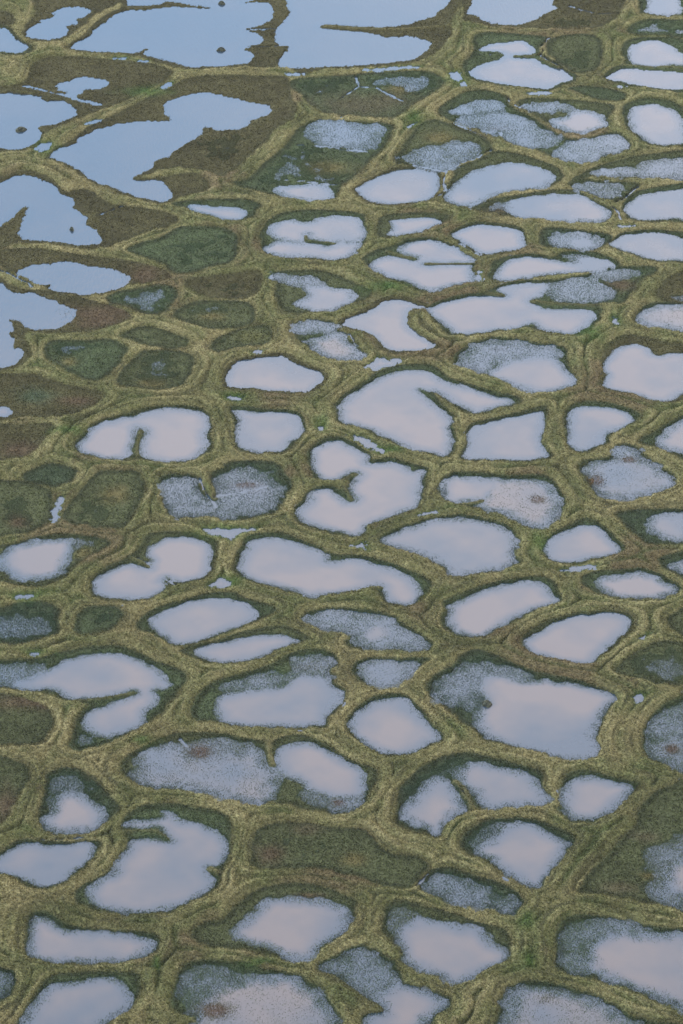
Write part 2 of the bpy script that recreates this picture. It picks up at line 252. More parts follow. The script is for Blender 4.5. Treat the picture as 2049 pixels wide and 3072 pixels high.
t F: 114,15.2 120,14.7 124,15.2 119,16.4 115,16.3 | bright slit pool at the foot of the vertical crack
t F: 108,80.5 110,76.5 112,78 112,81 | tiny triangular pool in a green pocket of the wide ridge
c .9 F: 108,1 113,6 115,12
t F: 17,51 19,47.5 20.5,46 20,49 18.5,52 | tiny dark slit pool on the ridge between two pale ponds
t E: 31.3,47 33,46 33.3,49.5 32,50.5 | tiny pool at the left corner of the olive basin
b n E: 0,121 2,112 9,105 20,103 38,101.5 46,104 58,110 66,112.5 70,117 66,123 56,128.5 40,128 16,126 2,125
p .4 E: 1,120 3,113 8,107 16,105 28,103.5 38,103 43,104.5 47,107 56,111 64,113 68,117 66,121 60,125 55,127.5 45,127 30,126 14,124.5 4,124 | smooth pale fish shaped pond with clean edges above two ridge slits
t E: 96,110.5 99,107.5 102,104.5 107,104 110,106 118,105 117,107 110,109.5 103,112 98,111.5 | small ragged bluish pool in the ridge above the big keyhole pond
t E: 2,130.5 8,130 13,130.5 10,132.2 5,132.7 | slit pool with green rim under the fish shaped pond
t E: 17,101 22,100 27,99 25,100.6 19,101.8 | faint slit pool over the fish shaped pond
b g E: 75,137 80,131 90,123.5 102,115 114,110.5 128,109 140,110 150,117 F: 8,121 30,127 46,131 I: 46,-1 30,3 18,6 8,3 2,-1 F: -4,131 E: 150,131 140,127 145,134 H: 153,6 155,12 156,23 152,34 138,32.5 112,24 90,14.5 78,11 75,4
p 1 E: 78,137 84,131 92,125 102,119 112,115 124,113 136,113.5 144,117 152,121 F: 6,122 16,125 28,128.5 38,131 43,133 I: 38,-1 26,2 18,4.5 12,2 4,-2 F: 0,132 E: 146,128 138,125.5 131,125.5 134,129 140,134 144,138 H: 148,4 153,9 154,13 152,16 153,20 154,23 152,28 150,33 140,31 126,28.5 112,22 100,16 88,12.5 80,9 78,3 | largest central pond with a right arm and a curved grassy spit
# ---- third row
b o G: 48,29 50,24 60,16 66,11 80,7 95,2 110,0 128,0 138,4 141,10 141,20 142,30 134,34 126,37.5 112,38.5 96,36.5 80,36 66,36.5 54,32
p 1 G: 51,27 53,24 58,20 62,15 68,11.5 76,10 84,7 90,6.5 98,4 106,2 116,1 126,2 134,4 138,7 139.5,12 138,18 138,24 139,27 134,32 128,35.5 118,37 108,37 98,34 94,30 94,24 97,20 98,16.5 92,14 91,20 89,27 86,33 84,34.5 78,35 70,35.5 62,33 54,31 | wide pond with blue cloud reflection split by an upright grassy finger
r 1.4 G: 92,35 92,26 94.5,16.5
b n G: -20,14 10,13 30,12 36,14 32,20 26,27 20,33 10,36 -20,38
s r G: 12,30 14 5
b G G: 16,47 22,43 30,39.5 38,39 46,41 52,44 50,49 44,53 36,55 28,53 18,51
b o G: -20,52 6,51 14,51 26,54 34,57 36,62 36,70 32,78 22,83 10,87 -20,88
s r G: 12,78 6 4
w .9 3 G: 4,62 20,58 30,64 26,74 10,72 | dark olive marsh basin with a small rust blot at the left edge
b o G: 42,74 47,66 54,58 62,48 68,44 80,43.5 92,44 96,50 98,58 94,66 90,74 84,80 74,83 60,81.5 48,79
s y G: 77,60 8 5.5
w .76 3 G: 54,76 60,70 70,69 74,74 70,79 60,80 | dark olive marsh basin with a faint orange moss heart
t G: 41,61.5 40.5,65 39,71 36.5,76.5 34.5,77 35.5,73.5 36.5,68 39,64 | narrow upright blue slit pool between two olive marsh basins
b G G: 109,64 111,56 106,49 114,46 128,46.5 132,50 137,58 142,62 144,58 141,52 142,45 150,42 H: 0,40 10,37.5 25,37.5 36,39 40,43 44,48 46,53 44,58 40,63 36,68 32,73 20,76 5,77 G: 140,75 122,75 112,72
w .42 2.5 H: -6,55 0,48 10,43 22,43 32,48 38,55 34,64 24,71 8,73 -8,71 -4,66 | round speckled pond with rust streak and a bright straight water line
w .4 2 G: 110,52 120,48 128,49 132,55 138,63 144,69 157,69 150,74 140,73 120,73 113,68 111,60
s R H: 15,53 9 2.6
s r H: 20,57.5 8 1.5
c 1.4 H: -6,61 12,58 29,54.5
c .9 G: 134,48 137,56 141,62 145,68
r 3 G: 139,46 139,54 144,62
t G: 136,82 142,82.5 157,82 H: 10,82.5 24,82 18,84.5 10,87 5,89 0,88.5 G: 150,88 142,86.5 | ragged deep blue wedge pool in the ridge with bright green rim
b o G: -20,97 6,93 18,90 34,87 50,86.5 62,88 73,91 73,95 66,99 56,104 47,111 40,117 30,121 16,121.5 4,119 -20,117
p 1.8 G: 0,103 4,97 12,93 24,91 38,90 46,90 47,96 44,103 42,110 36,113.5 24,116 14,115 6,111 1,108 | misty oval pond with a mustard coloured right bank near the left edge
s y G: 56,99 6 4.5
w .6 2 G: 46,90 54,89 62,90 58,94 48,98
b o G: 60,123 62,116 72,108 82,104 90,99.5 93,94 98,87 108,85 122,85 138,88.5 145,92 144,100 142,110 136,116 120,120.5 112,124 104,128.5 90,131 72,130 62,128
p .8 G: 63,119 66,115 74,110 82,107 90,106 96,108 100.5,108.5 100,105.5 102,103 98,99 100,94 106,91 112,88.5 124,88 134,90 141,93.5 142,98 141,104 140,110 136,114 128,117 120,118 112,115 110,117 112,121 106,126 98,129 84,129.5 72,128 64,125 | two lobed pale pond nipped by little double spits on both sides
c 1 G: 91,101 100,105.7
r 1.2 G: 89,103 96,106 100,108
c 1 G: 109,115 118,121
r 1.2 G: 107,117 113,122
t G: 10,127 16,127 22,128 16,129.5 11,129 | slit pool with green fringe on the ridge near the left edge
t G: 140,120 145,117 149,115 152,118 157,120.5 150,121.5 143,121.5 | small murky pool between the two lobed and the bean shaped pond
b G G: -20,138 0,136 14,132.5 30,132 38,135 40,139 J: 40,8 40,15 34,18.5 20,21.5 0,24 -20,25
w .62 2.5 J: -20,4 0,3 20,3 35,6 34,14 20,18 0,20 -20,20 | gloomy blue green marsh pond at the left edge
b g G: 53,139 58,135.5 72,135 80,137 J: 83,4 80,9 72,14 60,17.5 52,17 49,12 51,4
w .86 2 G: 58,138 72,138 J: 76,4 70,11 58,14 53,8 | small dark green marsh hollow right of the gloomy marsh pond
b g H: 4,2 12,1 30,2.5 46,3 53,8 55,15 50,22 42,30 34,31 20,31 10,29 7,22 7,10
p .8 H: 6,3 10,6 9,3 20,4 32,4 42,4 48,6 51,10 53.5,15 50,20 44,24 40,28.5 34,30 22,30 14,28 9,25 8.5,20 9,14 10,8 | squarish pale pond with blunt right corner beside the keyhole pond
b g H: 56,32 62,26 68,22 77,21 86,24 99,33 100,36.5 112,35 124,38.5 136,42 137,48 134,58 133,66 124,71 112,75 100,81 96,86 86,88 72,86 58,82 50,77 48,71 54,63 56,58 64,54.5 74,54.5 80,56 85,51.5 78,50 68,50.5 60,48 57,40
p 1 H: 60,31 63,28 68,24.5 76,23 84,26 92,30 98,34 97,37.5 104,38 112,37.5 122,40 127,43.5 134,43 134,48 132,55 131.5,61 130,67 122,70 114,73 104,77 98,80 94,84 88,86.5 78,84.5 66,82 57,79 51,74 50,71 54,67 58,63 58,58 64,56 72,56 77,59 80,62 83,64.5 88,64 88,61 85,58 85,53 88,49 91,45.5 86,44 82,46 78,48.5 72,49 66,47.5 61,43 60,37 | three lobed pale pond with a forked grassy spit from the left
r 3 H: 60,52.5 76,52 82,53
r 1.6 H: 80,51 85,47.5 89,45.5
r 1.6 H: 80,54 84,60 86,63
c .5 H: 97,65 106,69 114,73
t H: 83,19.5 88,20 94,21 101,25 108,29.5 108.5,31 102,30 95,27 88,22 | slanting blue sliver pool in the ridge between two large ponds
t H: 64,14 67,13 68,15 65,16 | tiny pale pool in a vivid green pocket on a ridge crossing
t H: 86,93.5 90,93 94,92 96,95 96,97 92,95 88,94.8 | tiny three pointed pool on the ridge right of the bean shaped pond
t H: 131,73 136,71.5 143.5,70.5 142,72 135,73.4 | white slit pool in the ridge right of the three lobed pond
b g H: 8,112 9,103 13,94 16,88 26,86 40,86 50,90 64,95 72,99 80,100.5 94,101 110,105 126,111 138,117 140,122 134,131 124,134.5 114,133 106,129 100,123.5 84,126.5 62,128.5 48,126.5 24,120 12,116
p 1 H: 11,107 13,100 16,96 18,91 26,89 36,88.5 46,91 56,94 66,97 70,99.5 70,104 75,104.5 82,103 92,103 104,106 114,109 124,114 130,119 133,125 130,131 124,133 116,132 110,128 108,124 107,121 103,120.5 96,122.5 84,125 70,126.5 58,127.5 50,125 38,121.5 24,118 14,113 | bean shaped pale pond with a curled right end in mid frame
r 2 H: 80,126.5 96,124 106,122
b g H: 104,90 112,84 126,79.5 140,75.5 155,73.5 I: 10,73 25,76 38,80 45,86 47,92 44,100 48,105.5 36,109 14,113 2,114 H: 148,110 138,102 122,97 108,93
p 1.6 H: 108,90 114,86 124,82 136,78.5 148,76 157,75.5 I: 14,76 26,78 36,82 42,86 45.5,90 45,96 43,101 45,105 36,108 24,110 12,112 4,113 0,111 H: 150,107 142,102 132,98 122,95 113,93 | broad pale pond pointed at its left, below the pond with a rust fleck
b g H: 144,58 147,50 151,46 I: 4,44.5 20,45 40,47 56,46 66,48 72,55 78,65 73,73 62,81 54,82.5 44,78 38,73 20,70 4,66 H: 148,64
p 1.3 H: 146,56 149,50 153,47 157,46.5 I: 8,47 16,48 28,48.5 36,52 30,58 23,62.5 16,63 6,65 0,64.5 H: 148,62 | speckled pale pond with a small rust fleck and a thorn shaped spit
w .18 1.5 I: 22,64 26,48.5 40,49.5 54,49 62,51 68,56 72,62 75,66 72,71 66,77 58,81 52,80 46,77 40,73 32,70.5 24,69 20,66
s R I: 59,63 6 2.6
r 1.4 I: 6,66.5 16,65 22,63.3
b o I: 7,34 11,26 12,18 16,12 34,7 54,2 65,1 65.5,12 62,21 65,28 68,34 60,36.5 40,38 20,36.5 9,36
p .6 I: 9,33 12,28 13,20 16,14 22,12 32,9 44,6.5 54,4.5 62,3 63.5,6 64,13 62,18 61,22 63,27 66,33 60,35 50,36.5 38,36.5 24,35.5 12,35 | boxy pale blue pond with a dented right side, right of the keyhole pond
b g I: 77,18 77,9 80,2 86,-2 98,-3 112,-1 124,3 129,7 124,12 110,18 104,25 92,31 84,31 79,26
p .8 I: 80,20 79,12 81,5 86,1 96,0 106,.5 116,3 123,7 124,10 120,13 112,16 105,19 102,24 96,27.5 88,30 82,27 80,24 | bright pale pond shaped like a shark fin left of the right edge
b o I: 86,44 87,38 93,36 104,35 110,31 112,27 120,26 128,29 132,34 140,40 150,46 150,52 144,57 132,60 118,62.5 108,63 98,60 92,54 88,48
w .1 1.6 I: 91,42 98,38 108,37 113,34 112,30 118,28 126,29.5 129,33 130,36 136,38 144,44 150,50 146,54 136,58.5 122,61 110,62 102,59 98,54 101,48 93,46 | bright speckled pond with two rust brown blots on its upper and left shores
s R I: 120,36 7 2.6
s R I: 99,50 5.5 5
b g I: 128,23 138,17 150,10 165,5 165,40 155,34 142,28 132,26
p 1.6 I: 140,23 146,17 154,11 165,8 165,30 150,29 143,27 | pale pond at the right edge above the pond with two rust blots
b G I: 112,73 122,70.5 140,69.5 165,72 165,92 146,93 134,93 126,88 118,80
p 1.8 I: 134,79 138,74 148,72.5 165,73 165,90 150,89 140,86 135,83 | half hidden pale pond with dark green left bank at the right edge
b g I: 62,99 63,93 70,86 82,80 89,76 96,76.5 102,80 112,89 119,96 114,99.5 96,103.5 82,106 70,105.5 63,102
p .8 I: 64,97 65,93 70,88 78,84 88,80 94,80 100,81 106,87 112,92 114,96 112,99 104,101 92,103 80,104.5 70,104 65,101 | smooth triangular pale pond over a bright slit pool, right side
b G I: 140,103 148,100 165,98 165,118 150,112 143,108
p 1.6 I: 150,107 156,104 165,103 165,112 154,110 | small bluish pond tip cut by the right edge above the almond pond
b g I: 88,119 92,114 104,111 118,110 130,109.5 142,114 157,122 155,126 138,131 118,130 100,127 90,123
p 1.6 I: 100,118 108,115 118,113.5 128,112 134,114 144,118 153,122 152,125 146,127 134,129.5 122,129 112,128 104,124 | almond shaped pale pond near the right edge
b g K: 147,5 149,0 I: -4,132 6,127 22,121 40,117 58,115 68,117 73,124 74,131 66,135 L: 58,1 40,9 28,17 18,20 6,19 -2,14 K: 147,10
p 1.2 I: 0,134 10,129 22,124 36,120 48,118 58,118.5 64,121 68,126 71,130 68,133 58,137 L: 56,0 44,5 38,8 32,13 26,17 20,18.5 12,17.5 4,14 0,9 K: 152,10 151,5 152,0 | slanting egg shaped pale pond with sedgy left end
t I: 75,110.5 82,109 90,107 99,106.5 97,108.5 88,109.5 80,111.5 | bright white slit pool below the smooth triangular pond
# ---- fourth row
b g J: -20,36 8,34 24,33.5 40,30 56,26 68,24.5 82,25.5 92,29 104,35 116,39 126,45 122,53 114,62 108,70 100,76 86,84 76,89 66,93 54,95 46,93 48,86 51,77 54,70 58,65 50,63 40,60 28,56 12,53 -20,50
p 1.1 J: 14,48 24,44 34,40 44,35 56,31 68,29 80,30 92,33 102,38 110,44 112,49 114,51 104,55 106,59 102,65 97,69 98,76 92,79 82,83 72,86 64,84.5 59,81 56,76 58,71 62,67 70,65 75,63 82,61 88,57.5 91,56 88,55 78,57 66,59 54,60.5 46,59 40,56 32,54 20,53 12,51 | big pinkish pond cut by a straight log like grassy bar
w .5 2 J: -20,40 4,37 20,37 28,40 20,46 8,50 -20,48
w .6 1.5 J: 50,90 54,84 60,86 66,89 62,92 54,93
r 2 J: 50,62.5 64,60.8 78,58.7 91,56
b o J: -20,57 8,58 20,62 30,67 34,73 33,82 28,89 16,91 -20,88
s r J: 12,63 18 5
b o J: -20,97 6,101 18,107 20,114 14,124 8,132 M: 4,2 -20,4
s r J: 3,132 8 10
b G J: 28,130 30,118 32,111 38,108 46,107 54,109 62,115 70,122 77,129 80,133 77,138 M: 70,4 64,9 52,12 40,12 30,10 26,5
p 1.6 J: 34,136 37,127 42,124 48,123 56,126 64,132 69,138 M: 67,5 62,8.5 52,10 40,11 32,8 29,3 | pear shaped pale pond with murky green top, lower left
w .6 1.8 J: 30,132 32,116 40,110 50,111 60,120 50,124 38,126 33,134
b o J: 80,106 86,99 96,93 108,88 118,84 130,83 150,84 K: 14,87 28,89 33,90 38,86.5 50,85 60,87 70,92 80,99 90,104 100,107 103,112 101,118 98,126 90,134 80,137 66,136 52,134 44,132 38,132 26,131 10,129 J: 146,125 130,122 112,121 98,120 86,115
w .17 1.8 J: 90,108 98,98 108,93 120,93 126,97 140,98 157,96 K: 14,96 24,97 28,104 36,109 34,116 32,126 24,130 8,128 J: 140,122 118,119 100,118 92,113 | wide speckled blue pond with a round rust blot, left of the pink oval
w .5 1.5 J: 124,96 130,88 150,87 K: 14,90 22,93 26,99 10,99 J: 150,101 136,103
s R J: 134,96 10 6
p 1.1 K: 35,101 37,95 42,91.5 52,90 62,91 72,96 82,102 91,106 93,112 94,118 96,121 90,126 78,127 66,124 56,121 50,115 42,111 38,107 | pinkish oval pond touching the wide speckled blue pond
w .4 1.5 K: 52,122 60,121 76,126 94,122 93,128 86,134 76,134 64,131 54,127
s R K: 77,130 5 2.6
c .7 J: 118,121 123,116 128,110
c .7 J: 121,87 125,92
r 2.5 K: 30,90 31,98 33,104
b g J: 92,10 98,4 108,-2 G: 124,131 142,126 157,126 H: 10,128 22,132 34,135 K: 36,2 24,7 10,13 J: 146,19 128,23.5 116,24 104,18 94,14
p .8 J: 100,8 104,4 112,0 G: 112,137 122,133 134,130 148,129.5 157,131 H: 2,129.5 14,131.5 20,136 K: 22,3 21,6 14,10 4,13 J: 150,15 140,19 128,22 120,23 114,21 108,16 102,12 | smooth slanting lens pond above the thin slanting pond
b o J: 122,28 130,24.5 146,21 K: 4,18 20,14 36,11 44,12 54,17 60,21 50,24 36,28 24,33 8,36 J: 150,37.5 138,35.5 126,31
p .8 J: 132,27 140,23.5 150,21.5 157,20.5 K: 14,18.5 26,17 38,17 46,19 51,21.5 44,24 34,27.5 24,32 12,34.5 0,36 J: 146,35 138,33 133,30 | thin slanting sausage shaped pale pond
t J: 21,28.8 26,29 25,30.2 22,30 | tiny green rimmed pool on the ridge over the log bar pond
b g K: 54,5 60,1.5 72,0 84,0 98,1 110,4 118,9 128,15 138,21 141,24 138,27 126,28 108,27 92,26.5 82,23 84,18 72,15 62,11 56,8
p 1.8 K: 92,16 98,11 106,10 112,13 114,18 108,21 100,22.5 94,20 | teardrop speckled pond with a bright white centre
w .24 1.6 K: 58,6 66,3 80,2.5 96,3 108,6 116,11 128,18 136,23 134,26 116,26.5 98,25 88,20 82,17 72,13 62,9
b g K: 87,42 89,37 94,34 104,32.5 118,33 134,32.5 138,34 132,38 126,43 120,48 110,51 100,51 92,49
w .1 1.4 K: 94,43 95,38 104,34 114,34 126,35 129,38 124,43 118,49 108,50.5 100,49 | small bowl shaped pond dotted with sedge between larger ponds
b g J: 128,70 131,60 140,51 150,47 K: 10,44 30,38 42,31 54,27 66,27 74,31 75,37 72,43 74,50 81,55 76,65 70,74 66,79 50,79.5 20,79.5 4,78 J: 144,76 132,75
p 1 J: 147,72 144,65 146,60 150,58 K: 4,57 14,54.5 26,54 34,53 42,49.5 48,45 62,44 70,47 72,50 79,55 78,60 72,66 69,71 66,76 56,78 40,78 24,78.5 10,78 0,75.5 | large pinkish pond with a brown sedge patch above it, mid frame
w .38 1.6 K: 0,53 10,48 18,45 34,42 42,44 50,40 46,34 58,31 68,32 72,37 70,45 50,46 36,53 14,54
s n K: 60,38 13 4.5
b g K: 84,79 86,71 94,63 106,58 118,57.5 126,62 138,74 147,85 142,90 130,95 118,98.5 106,97 94,90 86,84
p 1.1 K: 86,79 88,72 94,66 104,61 112,59.5 120,60 126,65 134,72 141,79 144,84 142,88 134,92 124,95.5 118,97 108,95.5 98,91 90,85 | rounded diamond shaped pinkish pond, centre
b G K: 135,52 140,46 148,41 L: 4,36 10,30 20,28 32,32 44,37 58,42 76,46 90,49 100,53 110,58 111,62 106,70 100,80 98,88 98,98 88,100 74,99 58,94 40,91 24,87 14,80 4,73 K: 148,64 138,57
p 1.3 L: 20,66 24,60 20,54 24,46 36,44 50,48 60,47 72,49 86,50 98,54 109,58 110,61 106,66 101,74 96,81 97,90 96,98 88,100 76,98 58,93 42,90 28,86 20,80 17,73 | largest lower pond with one small tussock islet near its left shore
w .4 2 K: 140,52 148,46 L: 6,40 16,36 30,38 48,42 54,46 40,50 24,56 22,64 10,66 0,62 K: 142,58
b o L: 48,23 52,17 60,11 74,5 90,2 108,1 120,4 123,9 118,17 110,24 102,31 94,36 80,35.5 64,32 52,28
p .6 L: 50,23 54,18 60,15 70,9 82,4.5 94,3 106,1.5 114,2.5 120,6 121,10 116,17 108,23 102,29 96,34 90,36 78,35 66,32 56,29 | crisp slanting oval pond with a blue right end above the largest lower pond
b o L: 112,40 120,33 132,26 142,22 152,22 165,26 165,49 145,50 128,48 116,44
w .6 3 L: 134,36 142,32 152,32 165,34 165,44 150,46 138,42 | dark mossy marsh basin at the right edge above a tiny blue pool
b o L: 146,8 150,3 165,-4 165,17 152,16
b g L: 130,96 129,86 134,74 142,65 152,60 165,58 165,108 148,106 136,103
w .33 2.5 L: 131,90 138,78 146,70 156,64 165,62 165,104 146,104 134,98 | speckled grey pond with rust blot at the right edge
s R L: 149,94 7 4.5
t L: 124,59 127.5,55.5 131,57 128,61 125,62 | tiny clean blue pool on the ridge right of the largest lower pond
t L: 129,18.5 131,17 134,16 133,17.5 130.5,19.5 | tiny slit pool right of the crisp slanting oval
b G K: 116,137 118,126 124,115 132,107 144,101 156,98 L: 12,97 26,99.5 44,104 58,108 62,113 61,119 66,126 64,130 54,131.5 36,132.5 20,133 10,136 N: 150,4 144,13 136,12 124,9 116,4
p 1.6 L: 4,110 8,106 18,103 32,106 46,108 54,113 59,119 64,124 67,126 62,130 50,131 36,131.5 25,131.5 20,126 14,120 8,116 | pale pond tapering right, right of a stubby spit with a crack
p 1.6 K: 121,134 127,128 134,121 140,115 145,113.5 150,116 154,122 160,130 161,134 155,138 N: 144,10 138,8 128,5 122,1 K: 120,138 | oval pinkish pond left of a stubby spit with a crack
w .7 2 K: 128,120 136,111 146,104 157,102 L: 8,104 4,112 K: 148,113 136,118 128,126
r 3 L: 4,116 9,121 13,129 15,134
c .5 L: 7,119 11,125
b g L: 74,133 76,120 78,113 84,109 94,108 106,112 122,116 128,117.5 122,123 114,130 106,138 O: 98,3 90,5 80,3 74,-1 L: 70,133
p 1.3 L: 76,134 77,124 80,117 86,114 94,112.5 102,114 112,117 120,119 120,122 114,129 108,134 102,139 O: 96,1.5 86,1.5 80,-1 | pale pond with square left side beside the wide diagonal ridge
b o L: 138,124 150,120 165,118 O: 165,60 150,60 130,57 112,54 96,52 86,50 92,40 104,27 114,16 126,6 L: 128,136
p 2 O: 146,40 148,32 165,28 165,52 152,50 | pale water edge of a brown flat at the lower right edge
w .45 2.5 O: 136,28 144,20 165,14 165,56 140,52 146,40
s n O: 132,14 10 4
s n O: 113,48 12 4
s y O: 134,40 5 2
b G O: 8,14 14,8 26,3 42,1.5 56,2.5 70,7 82,12 84,17 76,26 68,38 62,46.5 56,48 44,42 26,31 14,25 8,20
p 1.3 O: 19,21 28,16 38,9 44,5 52,4 60,7 70,13 79,18 76,24 71,31 67,38 62,44 58,47 50,43 38,36 28,29 21,26 | kite shaped pale pond with a dark green upper left bank, lower right
w .62 1.6 O: 10,17 18,8 34,4 44,4 30,14 20,22
# ---- bottom row
b g M: -20,30 0,25 8,18 18,15.5 28,17 50,18 64,17 66,20 62,28 52,38 38,48 28,49 18,46 6,40 -20,38
p .8 M: -20,33 0,28 6,22 14,18 22,17 30,19 44,19 56,18 62,18.5 63,21 60,27 54,33 46,40 36,46 28,46.5 20,44 12,40 0,36.5 | pinkish leaf shaped pond at the left edge below a dark crack
c .5 M: 28,15.5 42,15.2 56,13.5
b g M: 50,55 52,50 62,44 74,37 80,28 86,17 84,13 82,7 84,2 J: 88,137 94,133 102,131 116,131 130,133 148,137 M: 155,5 154,20 153,30 148,38 146,46 136,54 120,62 100,66 84,66 66,64 54,60
p 1.1 M: 60,50 68,42 76,38 78,32 82,26 86,20 88,16.5 96,14.5 106,14 114,16.5 111,12 105,7 96,8 88,7 84,4.5 96,2 108,0 J: 108,136 116,137 M: 122,3 134,5 144,10 150,15 152,22 150,29 146,32 139,33 140,39 142,44 138,49 128,56 116,60 104,63 90,65 78,63 68,61 62,57 | big boot shaped pond with a claw like spit at its top left
r 2 M: 84,11 98,9.8 106,10.5 112,14.5
r 3 M: 146,38 141,35
b g M: 17,72 20,66 28,63.5 36,66 46,72 60,76 80,77.5 96,78 105,81 104,88 98,95 84,98 60,98.5 34,98 20,95 17,86
p 1.5 M: 21,70 27,67.5 34,70 40,74 50,76.5 64,78 80,79 90,80 100,84 98,90 92,95 80,97 64,97.5 46,97 32,96.5 22,94 20,86 20,78 | long low pale pond with a raised left corner, lower left
b G M: -20,103 4,103 10,107 10,115 4,124 -20,134
w .5 1.5 M: -20,106 2,106 7,110 4,120 -20,128 | dim sedge pond cut by the lower left edge
b g M: 10,142 20,126 27,116 32,109 42,106 60,105 80,104.5 92,106 94,113 91,124 84,131 74,138 66,160 0,160
p 1.3 M: 14,139 20,130 27,122 34,115 44,112 58,110 72,109 80,110 83,115 87,122 85,128 78,134 68,140 60,160 0,160 | pale pond cut by the bottom edge at the left
b g M: 113,128 116,118 120,106 125,99 140,96.5 157,98 N: 14,99 28,103 44,106 56,110 66,117 74,127 80,138 84,165 -40,165 M: 130,139 120,134
w .08 2 N: -14,118 0,111 14,110 30,109 42,109.5 54,113 64,119 72,128 78,138 82,165 M: 120,165 124,145 128,134 136,128 | broad pale pond with speckled rusty left side, cut by the bottom edge
w .45 2 M: 122,118 126,106 132,101 148,102 N: 0,104 10,108 0,114 M: 140,116 134,126 126,126
s R M: 144,130 12 6
b o N: 18,30 20,18 24,9 36,5 54,5 72,7.5 90,9 98,14 106,21 116,26 130,28 137,33 134,40 128,47 118,48 104,47 92,43 80,40 70,37 56,35 38,35 22,35
s r N: 32,25 9 6
s y N: 88,29 9 4.5
s n N: 56,9 12 3.5
w .9 2.5 N: 44,20 60,15 76,20 72,27 52,28 | long dark green and brown waterless hollow in the lower middle
b G N: 131,46 136,40 142,36 152,34.5 O: 4,36 16,40 30,44 44,50 50,57 48,63 44,67 36,66 24,62 10,59 0,58 N: 146,55 136,51
w .33 1.6 N: 136,49 140,43 150,40 O: 6,42 20,46 30,52 44,56 46,64 40,66 28,62 6,58 N: 144,53 | blue grey speckled pond at the right end of the dark hollow
c .9 N: 138,38 134,42 129,47
b o N: -2,70 8,62 16,55 24,50 36,46.5 50,45 62,46.5 74,50 84,54 90,57 89,63 84,73 78,80 68,87 60,92 54,96 44,96 30,93 12,90 -2,88 M: 136,86 129,83 130,77 140,70
p 1.7 N: 8,76 16,70 22,63 28,58 38,56 52,56 66,57 76,59 82,62 84,67 80,75 72,82 64,88 58,94 50,95.5 42,93 32,88 22,86 14,83 10,80 | large pale pond with blue left tip below the dark hollow
s r N: 57,53.5 9 2
b o N: 106,78 107,68 110,60 116,57 126,58 140,62 157,67 O: 14,71 28,73.5 38,77 41,84 41,92 40,98 30,101 20,104 12,110 4,113 N: 157,113 146,108 132,103 119,98 118,92 112,84
p 1.3 N: 120,94 117,85 116,77 122,72 130,68 142,70 154,72 O: 6,74 16,74 24,78 30,85 36,88 40,90 40,95 34,100 24,102 16,107 8,112 0,112 N: 146,107 132,102 124,98 | pale rounded pond left of the wide junction ridge, lower right
w .55 1.6 N: 112,66 120,62 130,66 122,72 116,80 112,74
b g N: 64,100 72,95 84,89 94,87 102,91 112,96 117,100 120,110 124,113 134,116 146,120 152,124 150,131 142,137 138,165 88,165 92,138 96,133 106,132 108,129 100,126 88,118 76,110 68,105
p 1.6 N: 110,116 120,113 132,116 144,121 148,126 142,132 136,139 130,165 90,165 94,139 100,133 108,131 107,126 104,122 | pond reaching the bottom edge beside a long pointed spit
w .36 1.8 N: 70,99 84,91 94,89 104,95 112,101 116,108 118,114 108,117 104,122 96,122 84,113 76,107
r 2 N: 74,108 90,120 106,130
c .5 N: 78,117 88,124
b g O: 70,102 70,92 70,80 74,71 82,66.5 94,66 110,69 130,74 165,82 165,130 150,127 130,121 110,113 90,108 78,106
p 2 O: 94,100 93,92 98,84 110,79 124,78 140,80 165,83 165,128 148,124 128,117 112,110 100,105 | big mauve pond with speckled left side at the lower right edge
w .42 2 O: 73,96 74,82 82,74 92,70 106,70 130,76 110,80 98,84 92,94 92,103 80,102
b g O: 20,165 30,140 34,126 40,116 52,111 64,111 80,115 96,120 110,127 124,135 140,139 165,143 165,165
w .15 1.8 O: 40,130 42,120 52,115 66,115 82,118 98,124 112,132 124,139 150,165 40,165 | speckled mauve pond cut by the bottom edge near the right corner
s n O: 66,122 10 4.5
g N: 24,98 10 3
g M: 105,100 3 4
g B: 128,81 6 5
g C: 4,54 7 6
g E: 8,131 10 3
g G: 150,85 16 5
g G: 18,128 16 3.5
g H: 66,12 5 5
g J: 95,89 8 3
g O: 53,98 4 6
g H: 112,30 10 3
g E: 110,57 14 3
g A: 100,62 14 3
g G: 45,18 12 3
g H: 6,118 8 3
g F: 111,79 5 5
g J: 24,29 8 2
g F: 95,89 10 6
g O: 52,72 6 8
g A: 30,100 8 6
g I: 60,92 8 8
i A: 14,87.5 4 1.5
i A: 148.5,33.8 3 1.1
i A: 149,2.6 2.3 .9
i D: 48.3,18 1.6 1
i L: 25,63.5 4 2
'''
SHEET = {c: ((0, 670, 1349)[i % 3] / 4.464, (0, 610, 1220, 1830, 2452)[i // 3] / 4.464) for i, c in enumerate('ABCDEFGHIJKLMNO')}
UW, UH = 459.0, 688.2
FL = (UH / 2) / math.tan(R(FOV / 2))
SD, CDP = math.sin(R(DEP)), math.cos(R(DEP))
def to_ground(p):
    x = (p[:, 0] - UW / 2) / FL; y = (UH / 2 - p[:, 1]) / FL
    fy = CDP + y * SD; fz = -SD + y * CDP
    fz = np.minimum(fz, -.05)
    t = -CAM_H / fz
    return np.stack([x * t, fy * t], 1)
def read(s):
    out = []; c = None
    for t in s.split():
        if t[-1] == ':': c = SHEET[t[0]]
        else:
            x, y = t.split(','); out.append((float(x) + c[0], float(y) + c[1]))
    return to_ground(np.array(out))
UM = .27                      # metres on the ground in one survey unit, roughly

